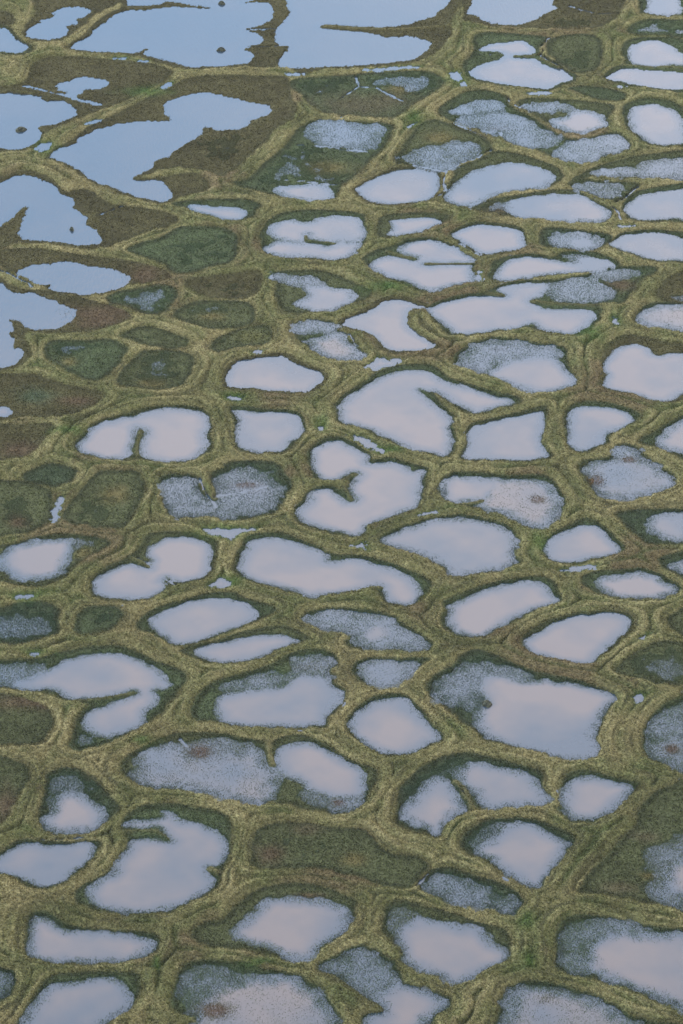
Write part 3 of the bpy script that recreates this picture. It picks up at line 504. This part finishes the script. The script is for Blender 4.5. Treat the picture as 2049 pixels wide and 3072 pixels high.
def smooth_ring(p, n, k):     # Catmull-Rom through the surveyed points, k = tension
    a = np.roll(p, 1, 0); b = p; c = np.roll(p, -1, 0); d = np.roll(p, -2, 0)
    out = []
    for i in range(n):
        t = i / n; m1 = k * (c - a); m2 = k * (d - b)
        h = (2*t**3 - 3*t*t + 1) * b + (t**3 - 2*t*t + t) * m1 + (-2*t**3 + 3*t*t) * c + (t**3 - t*t) * m2
        out.append(h)
    return np.stack(out, 1).reshape(-1, 2)

# ------------------------------------------------------------------ noise
rng = np.random.default_rng(7)
PERM = rng.random(1 << 16).astype(np.float32)
def vnoise(x, y, z=None, seed=0):
    def h(i, j, k): return PERM[(i * 73856093 ^ j * 19349663 ^ k * 83492791 ^ seed * 2654435) & 0xFFFF]
    xi = np.floor(x).astype(np.int64); yi = np.floor(y).astype(np.int64)
    fx = (x - xi).astype(np.float32); fy = (y - yi).astype(np.float32)
    fx = fx*fx*(3-2*fx); fy = fy*fy*(3-2*fy)
    def lay(k):
        a = h(xi, yi, k); b = h(xi+1, yi, k); c = h(xi, yi+1, k); d = h(xi+1, yi+1, k)
        return (a*(1-fx)+b*fx)*(1-fy) + (c*(1-fx)+d*fx)*fy
    if z is None: return lay(0) * 2 - 1
    zi = np.floor(z).astype(np.int64); fz = (z - zi).astype(np.float32); fz = fz*fz*(3-2*fz)
    return (lay(zi) * (1-fz) + lay(zi+1) * fz) * 2 - 1
def fbm(x, y, o=3, seed=0):
    s = 0; a = 1; t = 0
    for i in range(o):
        s = s + a * vnoise(x * 2**i, y * 2**i, None, seed + i); t += a; a *= .55
    return s / t * 1.6
def sstep(a, b, x):
    t = np.clip((x - a) / (b - a), 0, 1); return t * t * (3 - 2 * t)

# ------------------------------------------------------------------ the ground sheet: a fan of rows and columns, fine near the view, growing outwards to the horizon
PX = 1.0
half = UW / 2 / FL
core_u = np.arange(-1.42, 1.4201, 2 * PX / 683) * half * 1.06
du = core_u[1] - core_u[0]
grow = np.cumsum(du * 1.28 ** np.arange(1, 34)); grow = grow[grow < 3.5]
ucol = np.concatenate([core_u[0] - grow[::-1], core_u, core_u[-1] + grow])
vy = np.arange(-.2 * 1024, 1.28 * 1024, PX)[::-1] / 1024 * UH       # from the near side to the far side
yrow = to_ground(np.stack([np.full_like(vy, UW / 2), vy], 1))[:, 1]
g0 = yrow[0] - np.cumsum((yrow[1] - yrow[0]) * 1.3 ** np.arange(1, 26)); g0 = g0[g0 > 40]
g1 = yrow[-1] + np.cumsum((yrow[-1] - yrow[-2]) * 1.3 ** np.arange(1, 40)); g1 = g1[g1 < 40000]
yrow = np.concatenate([g0[::-1], yrow, g1])
NR, NC = len(yrow), len(ucol)
Y = np.repeat(yrow[:, None], NC, 1); UU = np.repeat(ucol[None], NR, 0)
rr = np.sqrt(yrow**2 + CAM_H**2)                       # slant range scales the column spacing
X = UU * rr[:, None]
def block(lo, hi):            # rows and columns that hold a ground rectangle
    i0 = max(np.searchsorted(yrow, lo[1]) - 1, 0); i1 = min(np.searchsorted(yrow, hi[1]) + 1, NR)
    r = rr[[max(i0, 0), min(i1, NR) - 1]]
    us = [lo[0] / r[0], lo[0] / r[1], hi[0] / r[0], hi[0] / r[1]]
    j0 = max(np.searchsorted(ucol, min(us)) - 1, 0); j1 = min(np.searchsorted(ucol, max(us)) + 1, NC)
    return slice(i0, i1), slice(j0, j1)
def seg_dist(px, py, p, closed=True):
    q = np.roll(p, -1, 0) if closed else p[1:]
    p = p if closed else p[:-1]
    best = np.full(px.shape, 1e9, np.float32); ins = np.zeros(px.shape, bool)
    for (ax, ay), (bx, by) in zip(p, q):
        ex, ey = bx - ax, by - ay; l = ex*ex + ey*ey + 1e-9
        wx = px - ax; wy = py - ay
        t = np.clip((wx*ex + wy*ey) / l, 0, 1)
        dx = wx - t*ex; dy = wy - t*ey
        np.minimum(best, dx*dx + dy*dy, out=best)
        if closed and ay != by:
            ins ^= ((ay > py) != (by > py)) & (px < ax + (py - ay) * ex / ey)
    d = np.sqrt(best)
    return np.where(ins, -d, d) if closed else d

MARG = 9.0
bd1 = np.full((NR, NC), 60, np.float32); bd2 = np.full((NR, NC), 60, np.float32)
raw1 = bd1.copy(); raw2 = bd1.copy()
bid = np.full((NR, NC), -1, np.int16)
DEN = np.ones((NR, NC), np.float32)            # cover of sedge: 1 closed land, 0 open water
SHO = np.full((NR, NC), 9, np.float32)         # distance to the nearest open shore (negative in the pond)
pid = np.full((NR, NC), -1, np.int16); pbest = np.full((NR, NC), 1e9, np.float32)
tin = np.full((NR, NC), 9, np.float32)       # distance to a ridge-top pool
crk = np.full((NR, NC), 9, np.float32)         # distance past the lip of a ditch
spt = np.full((NR, NC), 9, np.float32)         # distance past a raised spit
n_a = fbm(X / 1.5, Y / 1.9, 3, 11); n_b = fbm(X / 4.5, Y / 5.5, 3, 21); n_c = fbm(X / .7, Y / .9, 2, 31)
n_d = fbm(X / 16, Y / 18, 3, 41)
VEG = []; PONDS = []; SPOTS = []; ISL = []
def add_basin(g, code):
    k = len(VEG); VEG.append(code)
    a, b = block(g.min(0) - MARG, g.max(0) + MARG)
    d = seg_dist(X[a, b], Y[a, b], g)
    q1 = raw1[a, b]; raw2[a, b] = np.where(d < q1, q1, np.minimum(raw2[a, b], d)); raw1[a, b] = np.minimum(q1, d)
    d = d + .24 * n_a[a, b] + .35 * n_b[a, b]
    o1 = bd1[a, b]; o2 = bd2[a, b]; new = d < o1
    bd2[a, b] = np.where(new, o1, np.minimum(o2, d)); bd1[a, b] = np.where(new, d, o1)
    bid[a, b] = np.where(new, k, bid[a, b])
def add_water(g, m, f, k, mode, tiny=False, soft=False):
    fm = f * UM * (3.0 if mode == 'ring' and f > .55 else 1)
    if mode != 'ring': fm = f * .34 + .08
    a, b = block(g.min(0) - 4 - fm, g.max(0) + 4 + fm)
    s = seg_dist(X[a, b], Y[a, b], g, mode == 'ring')
    if mode != 'ring': s = s - fm / 2
    crisp = f < .55
    if soft: fm *= 1.4
    if .2 <= m <= .58: m += .09
    elif m > .58: m = 1 - (1 - m) * .45; fm *= 1.4
    if mode == 'ring':
        s = s + ((.16 * n_a[a, b] + .22 * n_c[a, b]) if crisp else (.12 + .22 * fm) * n_a[a, b] + .22 * fm * n_b[a, b])
        w = .06 if crisp else fm
        if tiny: s = s - .06 + .18 * n_c[a, b] + .1 * n_a[a, b]; tin[a, b] = np.minimum(tin[a, b], s)
        den = m + (1 - m) * (sstep(-w * 1.25, w * .75, s) if crisp else np.clip((s + w * 1.3) / (w * 2.0), 0, 1) ** 1.6)
    else:
        s = s + .14 * n_a[a, b] + .16 * n_c[a, b]
        den = sstep(-.10, .10, s); crk[a, b] = np.minimum(crk[a, b], s)
    DEN[a, b] = np.minimum(DEN[a, b], den)
    if m < .3 and mode == 'ring': SHO[a, b] = np.minimum(SHO[a, b], s)
    c = s - fm - (2.2 if tiny else 0); up = (c < pbest[a, b]) & (c < 2.5)
    pbest[a, b] = np.where(up, c, pbest[a, b]); pid[a, b] = np.where(up, k, pid[a, b])

sc = rng.random
cur = -1
for line in DATA.strip().split('\n'):
    if line[0] == '#': continue
    body, _, label = line.partition('|'); label = label.strip()
    k, rest = body[0], body[2:].strip()
    if k == 'b':
        add_basin(smooth_ring(read(rest[2:]), 3, .5), rest[0])
    elif k in 'pw':
        a = rest.split(' ', 1 if k == 'p' else 2)
        m, f, s = (0, float(a[0]), a[1]) if k == 'p' else (float(a[0]), float(a[1]), a[2])
        if label: PONDS.append((label, k, f)); cur = len(PONDS) - 1
        add_water(smooth_ring(read(s), 3, .5 if f > .55 else .32), m, f, cur, 'ring', False, k == 'w')
    elif k == 't':
        PONDS.append((label, k, .3)); add_water(smooth_ring(read(rest), 2, .35), 0, .4, len(PONDS) - 1, 'ring', True)
    elif k == 'c':
        w, s = rest.split(' ', 1); add_water(read(s), 0, float(w), cur, 'line')
    elif k == 'r':
        w, s = rest.split(' ', 1); g = read(s)
        a, b = block(g.min(0) - 5, g.max(0) + 5)
        spt[a, b] = np.minimum(spt[a, b], seg_dist(X[a, b], Y[a, b], g, False) - float(w) * UM / 2 + .2 * n_a[a, b])
    elif k == 's':
        code, s = rest[0], rest[2:].split(); x, y = s[1].split(',') if ',' in s[1] else (s[1], s[2]); r = s[-2:]
        c = read(s[0] + ' %s,%s' % (x, y)); q = read(s[0] + ' %f,%s' % (float(x) + float(r[0]), y)); q2 = read(s[0] + ' %s,%f' % (x, float(y) + float(r[1])))
        SPOTS.append((code, c[0], abs(q[0, 0] - c[0, 0]), abs(q2[0, 1] - c[0, 1])))
    elif k == 'g':
        s = rest.split(); x, y = s[1].split(','); r = s[-2:]
        c = read(s[0] + ' %s,%s' % (x, y)); q = read(s[0] + ' %f,%s' % (float(x) + float(r[0]), y)); q2 = read(s[0] + ' %s,%f' % (x, float(y) + float(r[1])))
        SPOTS.append(('t', c[0], abs(q[0, 0] - c[0, 0]), abs(q2[0, 1] - c[0, 1])))
    elif k == 'i':
        s = rest.split(); x, y = s[1].split(',')
        c = read(s[0] + ' %s,%s' % (x, y)); q = read(s[0] + ' %f,%s' % (float(x) + float(s[2]), y)); q2 = read(s[0] + ' %s,%f' % (x, float(y) + float(s[3])))
        ISL.append((c[0], abs(q[0, 0] - c[0, 0]), abs(q2[0, 1] - c[0, 1])))

# the same polygons go on beyond what was surveyed
OUT = len(PONDS); PONDS.append(('', 'x', 1))
fr = to_ground(np.array([(-14, -14), (UW + 14, -14), (UW + 14, UH + 14), (-14, UH + 14)], float))
for iy in range(-14, 110):
    for ix in range(-40, 41):
        c = np.array([(ix + .5 * (iy % 2)) * 19.5 + sc() * 6, 360 + iy * 16.5 + sc() * 5])
        if c[1] > yrow[-len(g1)-1] + 25 or c[1] < yrow[len(g0)] - 25: continue
        if abs(c[0]) > 1.62 * half * math.hypot(c[1], CAM_H): continue
        a, b = block(c - .5, c + .5)
        if bd1[a, b].min() < 8.5: continue
        d = seg_dist(c[0], c[1], fr)
        if d < 6: continue
        th = np.arange(11) / 11 * 2 * math.pi; rad = 6.6 + 1.8 * rng.random(11); sx = .95 + .35 * sc()
        ring = np.stack([np.cos(th) * rad * sx, np.sin(th) * rad], 1) + c
        add_basin(smooth_ring(ring, 3, .5), 'goG'[int(sc() * 3)])
        if sc() < .8: add_water(smooth_ring((ring - c) * (.72 + .15 * sc()) + c, 3, .5), .0, 2, OUT, 'ring')
print('survey', round(time.time() - T0, 1))

# ------------------------------------------------------------------ cover and heights
ms = {'r': .35, 'R': .85, 'y': .25, 'n': .35, 'o': .2, 'g': .2, 'G': .2, 't': 0}
SPC = {'r': (.080, .055, .032), 'R': (.125, .058, .032), 'y': (.125, .098, .038), 'n': (.085, .068, .038),
       'o': (.10, .095, .035), 'g': (.055, .080, .045), 'G': (.035, .075, .03), 't': (.040, .085, .018)}
spotw = []
for code, c, rx, ry in SPOTS:
    a, b = block(c - 2.2 * np.array([rx, ry]), c + 2.2 * np.array([rx, ry]))
    q = ((X[a, b] - c[0]) / rx)**2 + ((Y[a, b] - c[1]) / ry)**2
    q = q * (1 + .45 * n_b[a, b] + .35 * n_a[a, b]) ; w = np.exp(-np.clip(q, 0, 9) * 1.1)
    spotw.append((a, b, w, code))
    if ms[code]:
        inw = DEN[a, b] < .97
        DEN[a, b] = np.where(inw & (crk[a, b] > .1), np.maximum(DEN[a, b], np.minimum(ms[code] * w * 1.5, .85)), DEN[a, b])
D0 = DEN.copy()
part = (DEN > .04) & (DEN < .985) & (crk > .15)
DEN = np.where(part, np.clip(DEN + (.20 * n_b + .12 * n_a) * np.minimum(1, DEN * 3) * np.minimum(1, (1 - DEN) * 3), 0, 1), DEN)
DEN[(spt < 0)] = np.maximum(DEN, sstep(.25, -.25, spt))[spt < 0]

inside = sstep(.25, -.25, bd1)
wetf = sstep(.985, .86, D0)
land = .10 + .05 * n_a + .05 * n_b + .22 * np.exp(-np.clip(-bd1, 0, 9) / 1.1)
zin = land * (1 - wetf) - (.05 + .38 * sstep(.62, 0, D0)) * wetf
dr = np.clip(bd1, 0, 30); wsum = np.clip(bd1, 0, 30) + np.clip(bd2, 0, 30)
r1 = np.clip(raw1, 0, 30) + .25 * n_b; mid = np.clip(raw2, 0, 30) - np.clip(raw1, 0, 30)
trough = np.exp(-(mid / 1.1)**2) * sstep(2.2, 5.0, wsum)
slit = np.exp(-((mid + .5 * n_b) / .38)**2) * sstep(1.6, 3.0, wsum) * sstep(-.15, .25, n_d + .4 * n_b)   # frost crack along the ridge
streak = vnoise(X / 9 + 3, Y / 9, r1 * 1.5, 5) * .65 + vnoise(X / 5, Y / 5, r1 * 3.4, 6) * .55
rimh = .16 + .70 * sstep(-.3, 2.0, dr) * sstep(1.0, 5.0, wsum)
zr = rimh - .40 * trough - .22 * slit + .15 * streak * sstep(0, .8, dr) + .09 * n_a + .07 * n_c + .10 * n_b
zr = zr * (.16 + .84 * sstep(.0, 2.2, tin))
z = zr * (1 - inside) + zin * inside
# pools and ditches cut through whatever they cross, with a small lip of peat beside them
cut = sstep(.98, .55, DEN) * (1 - inside)
z = np.where(inside < .6, z * (1 - cut) - .35 * cut, z)
z += .16 * np.exp(-((crk - .35) / .28)**2) * (crk > 0) * sstep(.93, .99, D0)
z += (.42 * sstep(.5, -.6, spt)) * (spt < 3)
z = np.where(crk < .05, np.minimum(z, -.25 * sstep(.05, -.2, crk)), z)
z = z.astype(np.float32)

# ------------------------------------------------------------------ colours of the plants (what grows where)
CODE = {'n': (.056, .050, .022), 'o': (.058, .063, .028), 'g': (.049, .061, .028), 'G': (.038, .049, .025)}
tab = np.array([CODE[c] for c in VEG] + [CODE['o']], np.float32)
col = tab[bid]
mixn = np.clip(.5 + .5 * n_b + .3 * n_d, 0, 1)[..., None]
col = col * (.80 + .4 * mixn)
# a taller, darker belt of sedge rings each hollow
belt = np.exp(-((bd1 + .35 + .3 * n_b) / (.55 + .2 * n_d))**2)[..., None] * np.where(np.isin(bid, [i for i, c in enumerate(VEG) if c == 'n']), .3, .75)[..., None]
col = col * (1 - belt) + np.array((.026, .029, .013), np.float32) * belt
tan = np.array((.164, .140, .062), np.float32); oli = np.array((.088, .095, .034), np.float32); straw = np.array((.245, .208, .100), np.float32); umb = np.array((.13, .088, .05), np.float32)
t1 = np.clip(.52 + .6 * n_d + .35 * n_b, 0, 1)[..., None]
rc = tan * (1 - t1) + oli * t1
t2 = np.clip(streak * 1.7 + .3 * n_a - .05, 0, 1)[..., None] * .55
rc = rc * (1 - t2) + straw * t2
t3 = np.clip(-streak * 1.6 - .1 + .3 * n_c, 0, 1)[..., None] * .7
rc = rc * (1 - t3) + np.array((.060, .056, .028), np.float32) * t3
t4 = np.clip(n_d * 1.4 - .55 + .3 * n_b, 0, .6)[..., None]
rc = rc * (1 - t4) + umb * t4
tr = (trough * np.clip(.35 + .8 * n_b, 0, 1))[..., None] * .7
rc = rc * (1 - tr) + np.array((.060, .075, .026), np.float32) * tr
sl = slit[..., None] * .65
rc = rc * (1 - sl) + np.array((.045, .050, .022), np.float32) * sl
side = sstep(.7, 0, dr)[..., None] * .5
rc = rc * (1 - side) + np.array((.066, .058, .026), np.float32) * side
rid = (1 - sstep(.35, -.25, bd1))[..., None]
sp = (sstep(.5, -.3, spt) * (spt < 3))[..., None] * .8
rid = np.maximum(rid, sp)
col = rc * rid + col * (1 - rid)
# bright moss where a pool or ditch opens in a ridge
for a, b, w, code in spotw:
    w = np.clip(w * (1.15 if code != 't' else 1.0) , 0, 1)[..., None] * (.78 if code in 'rR' else .62 if code != 't' else .65)
    if code != 't': w = w * (1 - rid[a, b])
    col[a, b] = col[a, b] * (1 - w) + np.array(SPC[code], np.float32) * w
rimg = (sstep(.9, .1, tin) * (.7 + .4 * n_a) * (inside < .6))[..., None] * .65
col = col * (1 - rimg) + np.array((.045, .075, .022), np.float32) * rimg
mud = (sstep(.05, -.12, z) * sstep(.7, .3, D0))[..., None]
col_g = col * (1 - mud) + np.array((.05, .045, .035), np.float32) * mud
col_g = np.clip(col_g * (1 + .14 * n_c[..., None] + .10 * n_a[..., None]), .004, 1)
print('fields', round(time.time() - T0, 1))

# ------------------------------------------------------------------ materials
def mat(name):
    m = bpy.data.materials.new(name); m.use_nodes = True
    t = m.node_tree; p = t.nodes['Principled BSDF']; return m, t, p
mg, t, p = mat('tundra'); l = t.links.new
at = N(t, 'ShaderNodeAttribute', attribute_name='cover'); g = N(t, 'ShaderNodeNewGeometry')
n1 = N(t, 'ShaderNodeTexNoise', i_Scale=3.2, i_Detail=4.0, i_Roughness=.7); l(g.outputs['Position'], n1.inputs['Vector'])
n2 = N(t, 'ShaderNodeTexNoise', i_Scale=.9, i_Detail=3.0, i_Roughness=.6); l(g.outputs['Position'], n2.inputs['Vector'])
f = M(t, 'MULTIPLY_ADD', n1.outputs['Fac'], 3.0, -.5); f = M(t, 'MAXIMUM', f, .15); f = M(t, 'MULTIPLY', f, M(t, 'MULTIPLY_ADD', n2.outputs['Fac'], .9, .55))
v = N(t, 'ShaderNodeVectorMath', operation='SCALE'); l(at.outputs['Color'], v.inputs[0]); l(f, v.inputs['Scale'])
l(v.outputs[0], p.inputs['Base Color']); p.inputs['Roughness'].default_value = .95; p.inputs['Specular IOR Level'].default_value = .1
bp = N(t, 'ShaderNodeBump', i_Strength=.9, i_Distance=.25); l(n1.outputs['Fac'], bp.inputs['Height']); l(bp.outputs[0], p.inputs['Normal'])
ms_, t, p = mat('sedge'); l = t.links.new
at = N(t, 'ShaderNodeAttribute', attribute_name='cover'); l(at.outputs['Color'], p.inputs['Base Color'])
p.inputs['Roughness'].default_value = .8; p.inputs['Specular IOR Level'].default_value = .15
mw, t, p = mat('pond_water'); l = t.links.new
at = N(t, 'ShaderNodeAttribute', attribute_name='silt')
l(at.outputs['Color'], p.inputs['Base Color'])
p.inputs['Roughness'].default_value = .06; p.inputs['IOR'].default_value = 1.8
g = N(t, 'ShaderNodeNewGeometry')
n1 = N(t, 'ShaderNodeTexNoise', i_Scale=1.6, i_Detail=3.0, i_Roughness=.6); l(g.outputs['Position'], n1.inputs['Vector'])
bp = N(t, 'ShaderNodeBump', i_Strength=.09, i_Distance=.1); l(n1.outputs['Fac'], bp.inputs['Height']); l(bp.outputs[0], p.inputs['Normal'])

ml = mw.copy(); ml.name = 'lake_water'; t = ml.node_tree      # the open lakes carry a light wind ripple
for n in t.nodes:
    if n.type == 'BUMP': n.inputs['Strength'].default_value = .22
    if n.type == 'TEX_NOISE':
        n.inputs['Scale'].default_value = 1.0; mp = N(t, 'ShaderNodeMapping'); mp.inputs['Rotation'].default_value = (0, 0, R(35)); mp.inputs['Scale'].default_value = (2.2, .55, 1)
        gg = [q for q in t.nodes if q.type == 'NEW_GEOMETRY'][0]; t.links.new(gg.outputs['Position'], mp.inputs[0]); t.links.new(mp.outputs[0], n.inputs['Vector'])

def mesh_np(name, co, faces, k, material, attr=None, col=None):
    me = bpy.data.meshes.new(name); nv, nf = len(co), len(faces)
    me.vertices.add(nv); me.loops.add(nf * k); me.polygons.add(nf)
    me.vertices.foreach_set('co', np.ascontiguousarray(co, np.float32).ravel())
    me.polygons.foreach_set('loop_start', np.arange(0, nf * k, k, dtype=np.int32))
    me.loops.foreach_set('vertex_index', np.ascontiguousarray(faces, np.int32).ravel())
    if attr:
        a = me.attributes.new(attr, 'FLOAT_COLOR', 'POINT')
        c4 = np.ones((nv, 4), np.float32); c4[:, :3] = col; a.data.foreach_set('color', c4.ravel())
    me.materials.append(material); me.update(calc_edges=True)
    o = bpy.data.objects.new(name, me); C.objects.link(o)
    return o
def tag(o, **kw):
    for k, v in kw.items(): o[k] = v
    return o
idx = np.arange(NR * NC, dtype=np.int32).reshape(NR, NC)
quads = np.stack([idx[:-1, :-1], idx[:-1, 1:], idx[1:, 1:], idx[1:, :-1]], -1).reshape(-1, 4)
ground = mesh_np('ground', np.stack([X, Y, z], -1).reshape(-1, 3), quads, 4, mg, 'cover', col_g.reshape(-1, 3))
ground.data.polygons.foreach_set('use_smooth', np.ones(len(quads), bool))
tag(ground, kind='structure', label='tundra of grassy ridges round boggy hollows')

# ------------------------------------------------------------------ water, one sheet per pond
wet = (DEN < .985) & (pid >= 0)
ids = np.where(wet, pid, -1)
for _ in range(3):                                     # run each sheet a little way under its banks
    for ax, sh in ((0, 1), (0, -1), (1, 1), (1, -1)):
        r_ = np.roll(ids, sh, ax); ids = np.where((ids < 0) & (r_ >= 0), r_, ids)
fid = ids[:-1, :-1].ravel()
deep = np.clip(-SHO / 2.6, 0, 1); deep = deep * deep * (3 - 2 * deep)
yv = (Y - 420) / 400
pc1 = np.array((.024, .046, .070), np.float32); pc2 = np.array((.100, .082, .078), np.float32)
silt = np.clip(deep * (.70 + .8 * n_d + .25 * n_b), 0, 1)
LAKE = np.array([f <= .35 and k == 'p' for (_, k, f) in PONDS] + [False])[ids]
silt = np.where(LAKE, silt * .15, silt)[..., None]
wcol = pc1 * (1 - silt) + pc2 * silt
order = np.argsort(fid, kind='stable'); fs = fid[order]
POND_OBJ = {}; STRAY = []
G_POND = 'ponds and marsh pools held between the grassy ridges'
for k, (label, kind, f) in enumerate(PONDS):
    a, b = np.searchsorted(fs, [k, k + 1])
    if b == a: print('no water in', k, label); continue
    q = quads[order[a:b]]
    u, inv = np.unique(q.ravel(), return_inverse=True)
    if k != OUT:                                       # stray ends of ditches are plain water, not a part of this pond
        fq = inv.reshape(-1, 4); lab = np.arange(len(u))
        while True:
            lm = lab[fq].min(1); l2 = lab.copy()
            for c_ in range(4): np.minimum.at(l2, fq[:, c_], lm)
            l2 = l2[l2]
            if (l2 == lab).all(): break
            lab = l2
        fl = lab[fq[:, 0]]; main = np.bincount(fl).argmax()
        if (fl != main).any():
            STRAY.append(q[fl != main]); q = q[fl == main]; u, inv = np.unique(q.ravel(), return_inverse=True)
    elif STRAY:
        q = np.concatenate([q] + STRAY); u, inv = np.unique(q.ravel(), return_inverse=True)
    co = np.stack([X.ravel()[u], Y.ravel()[u], np.zeros(len(u))], 1)
    big = len(u) > 25000
    base = 'water' if k == OUT else 'pool' if kind == 't' else 'lake' if big else 'pond'
    o = mesh_np(base, co, inv.reshape(-1, 4), 4, ml if kind == 'p' and f <= .35 else mw, 'silt', wcol.reshape(-1, 3)[u])
    if k == OUT: tag(o, kind='structure')
    else: POND_OBJ[k] = tag(o, label=label, category='pool' if kind == 't' else 'pond', group='small pools on the ridge tops' if kind == 't' else G_POND)

# ------------------------------------------------------------------ sedge standing in the water and grass on the land
def tufts(name, owner, lam, size, hgt, colour, nblade, label):
    i0, i1 = len(g0), NR - len(g1) - 1; j0, j1 = len(grow), NC - len(grow) - 1
    n = rng.poisson(np.clip(lam, 0, 18)); ii, jj = np.nonzero(n[i0:i1, j0:j1]); ii += i0; jj += j0
    rep = n[ii, jj]; ii = np.repeat(ii, rep); jj = np.repeat(jj, rep); m = len(ii)
    fu, fv = rng.random(m), rng.random(m)
    x = X[ii, jj] * (1-fu) + X[ii, jj+1] * fu; y0 = Y[ii, jj] * (1-fv) + Y[ii+1, jj] * fv
    x = x + (X[ii+1, jj] - X[ii, jj]) * fv
    zz = (z[ii, jj]*(1-fu) + z[ii, jj+1]*fu)*(1-fv) + (z[ii+1, jj]*(1-fu) + z[ii+1, jj+1]*fu)*fv
    zz = np.maximum(zz, -.03) - .01
    cc = colour[ii, jj] * (.35 + 1.3 * rng.random((m, 1)) ** 1.3).astype(np.float32)
    s = size * (.6 + .8 * rng.random(m)); h = hgt * (.5 + .9 * rng.random(m))
    co = np.empty((m, nblade, 3, 3), np.float32)
    for q in range(nblade):
        th = rng.random(m) * 2 * math.pi; dx, dy = np.cos(th), np.sin(th)
        le = (rng.random(m) - .35) * 1.8; ox, oy = (rng.random((2, m)) - .5) * s * .7
        co[:, q, 0] = np.stack([x + ox - dx*s*.5, y0 + oy - dy*s*.5, zz], 1)
        co[:, q, 1] = np.stack([x + ox + dx*s*.5, y0 + oy + dy*s*.5, zz], 1)
        co[:, q, 2] = np.stack([x + ox - dy*le*h, y0 + oy + dx*le*h, zz + h], 1)
    print(name, m)
    def make(nm, w):
        nv = len(w) * nblade * 3
        return mesh_np(nm, co[w].reshape(-1, 3), np.arange(nv).reshape(-1, 3), 3, ms_, 'cover', np.repeat(cc[w], nblade * 3, 0))
    rest = np.arange(m)
    if owner is not None:                              # the sedge bed of a pond belongs to that pond
        own = owner[ii, jj]; od = np.argsort(own, kind='stable'); so = own[od]; rest = [od[so < 0]]
        for k in range(len(PONDS)):
            w = od[np.searchsorted(so, k):np.searchsorted(so, k + 1)]
            if k in POND_OBJ and len(w) > 300: sb = make('sedge_bed', w); sb.parent = POND_OBJ[k]; sb['kind'] = 'stuff'
            else: rest.append(w)
        rest = np.concatenate(rest)
    return tag(make(name, rest), kind='stuff', label=label)
inwater = (z < .08) & (DEN > .03) & (DEN < .99)
lam = np.where(inwater, -np.log(1 - np.clip(DEN, 0, .93)) * 5.0, 0)
sc_ = np.array((.032, .046, .026), np.float32)
scol = col * 1.5 + np.array((.022, .034, .022), np.float32)
sedge = tufts('sedge', ids, lam, .076, .118, scol, 2, 'dark sedge standing in the shallow pond margins')
lam2 = np.where((z > .05) & (DEN > .9), 1.1 + .6 * n_a, 0) * (1 - .35 * inside)
gcol = col * 1.42
grass = tufts('grass', None, lam2, .13, .15, gcol, 3, 'short dry grass and moss over ridges and flats')

# ------------------------------------------------------------------ islets
ISL_LAB = ['flat dark grassy islet alone in the lavender blue lake at the left edge',
           'dark oval islet in the rippled blue lake, near its right shore',
           'small grassy islet at the top of the rippled blue lake',
           'tiny round tussock islet in the lake under the hooked lake',
           'dark sedge tussock islet inside the largest lower pond']
mi, t, p = mat('islet'); l = t.links.new
g = N(t, 'ShaderNodeNewGeometry'); n1 = N(t, 'ShaderNodeTexNoise', i_Scale=2.5, i_Detail=4.0); l(g.outputs['Position'], n1.inputs['Vector'])
cr = N(t, 'ShaderNodeValToRGB'); l(n1.outputs['Fac'], cr.inputs[0]); l(cr.outputs[0], p.inputs['Base Color'])
cr.color_ramp.elements[0].color = (.012, .014, .008, 1); cr.color_ramp.elements[1].color = (.09, .09, .05, 1)
cr.color_ramp.elements[0].position = .35; cr.color_ramp.elements[1].position = .7
p.inputs['Roughness'].default_value = .95
bp = N(t, 'ShaderNodeBump', i_Strength=1.0, i_Distance=.3); l(n1.outputs['Fac'], bp.inputs['Height']); l(bp.outputs[0], p.inputs['Normal'])
for k, (c, rx, ry) in enumerate(ISL):
    nr, ns = 7, 28; co = []; fc = []
    for i in range(nr):
        q = 1 - i / (nr - 1) * .98; hz = -.35 + (1 - q**2.6) * .95
        for j in range(ns):
            a = j / ns * 2 * math.pi; w = 1 + .18 * math.sin(2 * a + k) + .12 * math.sin(5 * a + 2 * k) + .1 * rng.random()
            co.append((rx * q * w * math.cos(a), ry * q * w * math.sin(a), hz + .12 * rng.random()))
    for i in range(nr - 1):
        for j in range(ns): fc.append((i*ns + j, i*ns + (j+1) % ns, (i+1)*ns + (j+1) % ns, (i+1)*ns + j))
    o = mesh_np('islet', np.array(co), np.array(fc), 4, mi); o.location = (c[0], c[1], 0)
    o.data.polygons.foreach_set('use_smooth', np.ones(len(fc), bool))
    tag(o, label=ISL_LAB[k], category='islet', group='grassy islets in the ponds')
# ------------------------------------------------------------------ the air between
hz = bpy.data.materials.new('haze'); hz.use_nodes = True; t = hz.node_tree; t.nodes.clear()
vp = N(t, 'ShaderNodeVolumePrincipled', i_Density=.00001); vp.inputs['Color'].default_value = (.86, .92, 1.0, 1)
ho = N(t, 'ShaderNodeOutputMaterial'); t.links.new(vp.outputs[0], ho.inputs['Volume'])
q = [(x, y, zz) for zz in (-4.0, CAM_H + 20) for x, y in ((-42000, -3000), (42000, -3000), (42000, 42000), (-42000, 42000))]
q = np.array([(x * .06, y * .06 if y > 0 else y, zz) for x, y, zz in q])
hb = mesh_np('haze', q, np.array([(0, 3, 2, 1), (4, 5, 6, 7), (0, 1, 5, 4), (1, 2, 6, 5), (2, 3, 7, 6), (3, 0, 4, 7)]), 4, hz)
tag(hb, kind='stuff', label='thin pale haze over the delta')
print('done', round(time.time() - T0, 1))
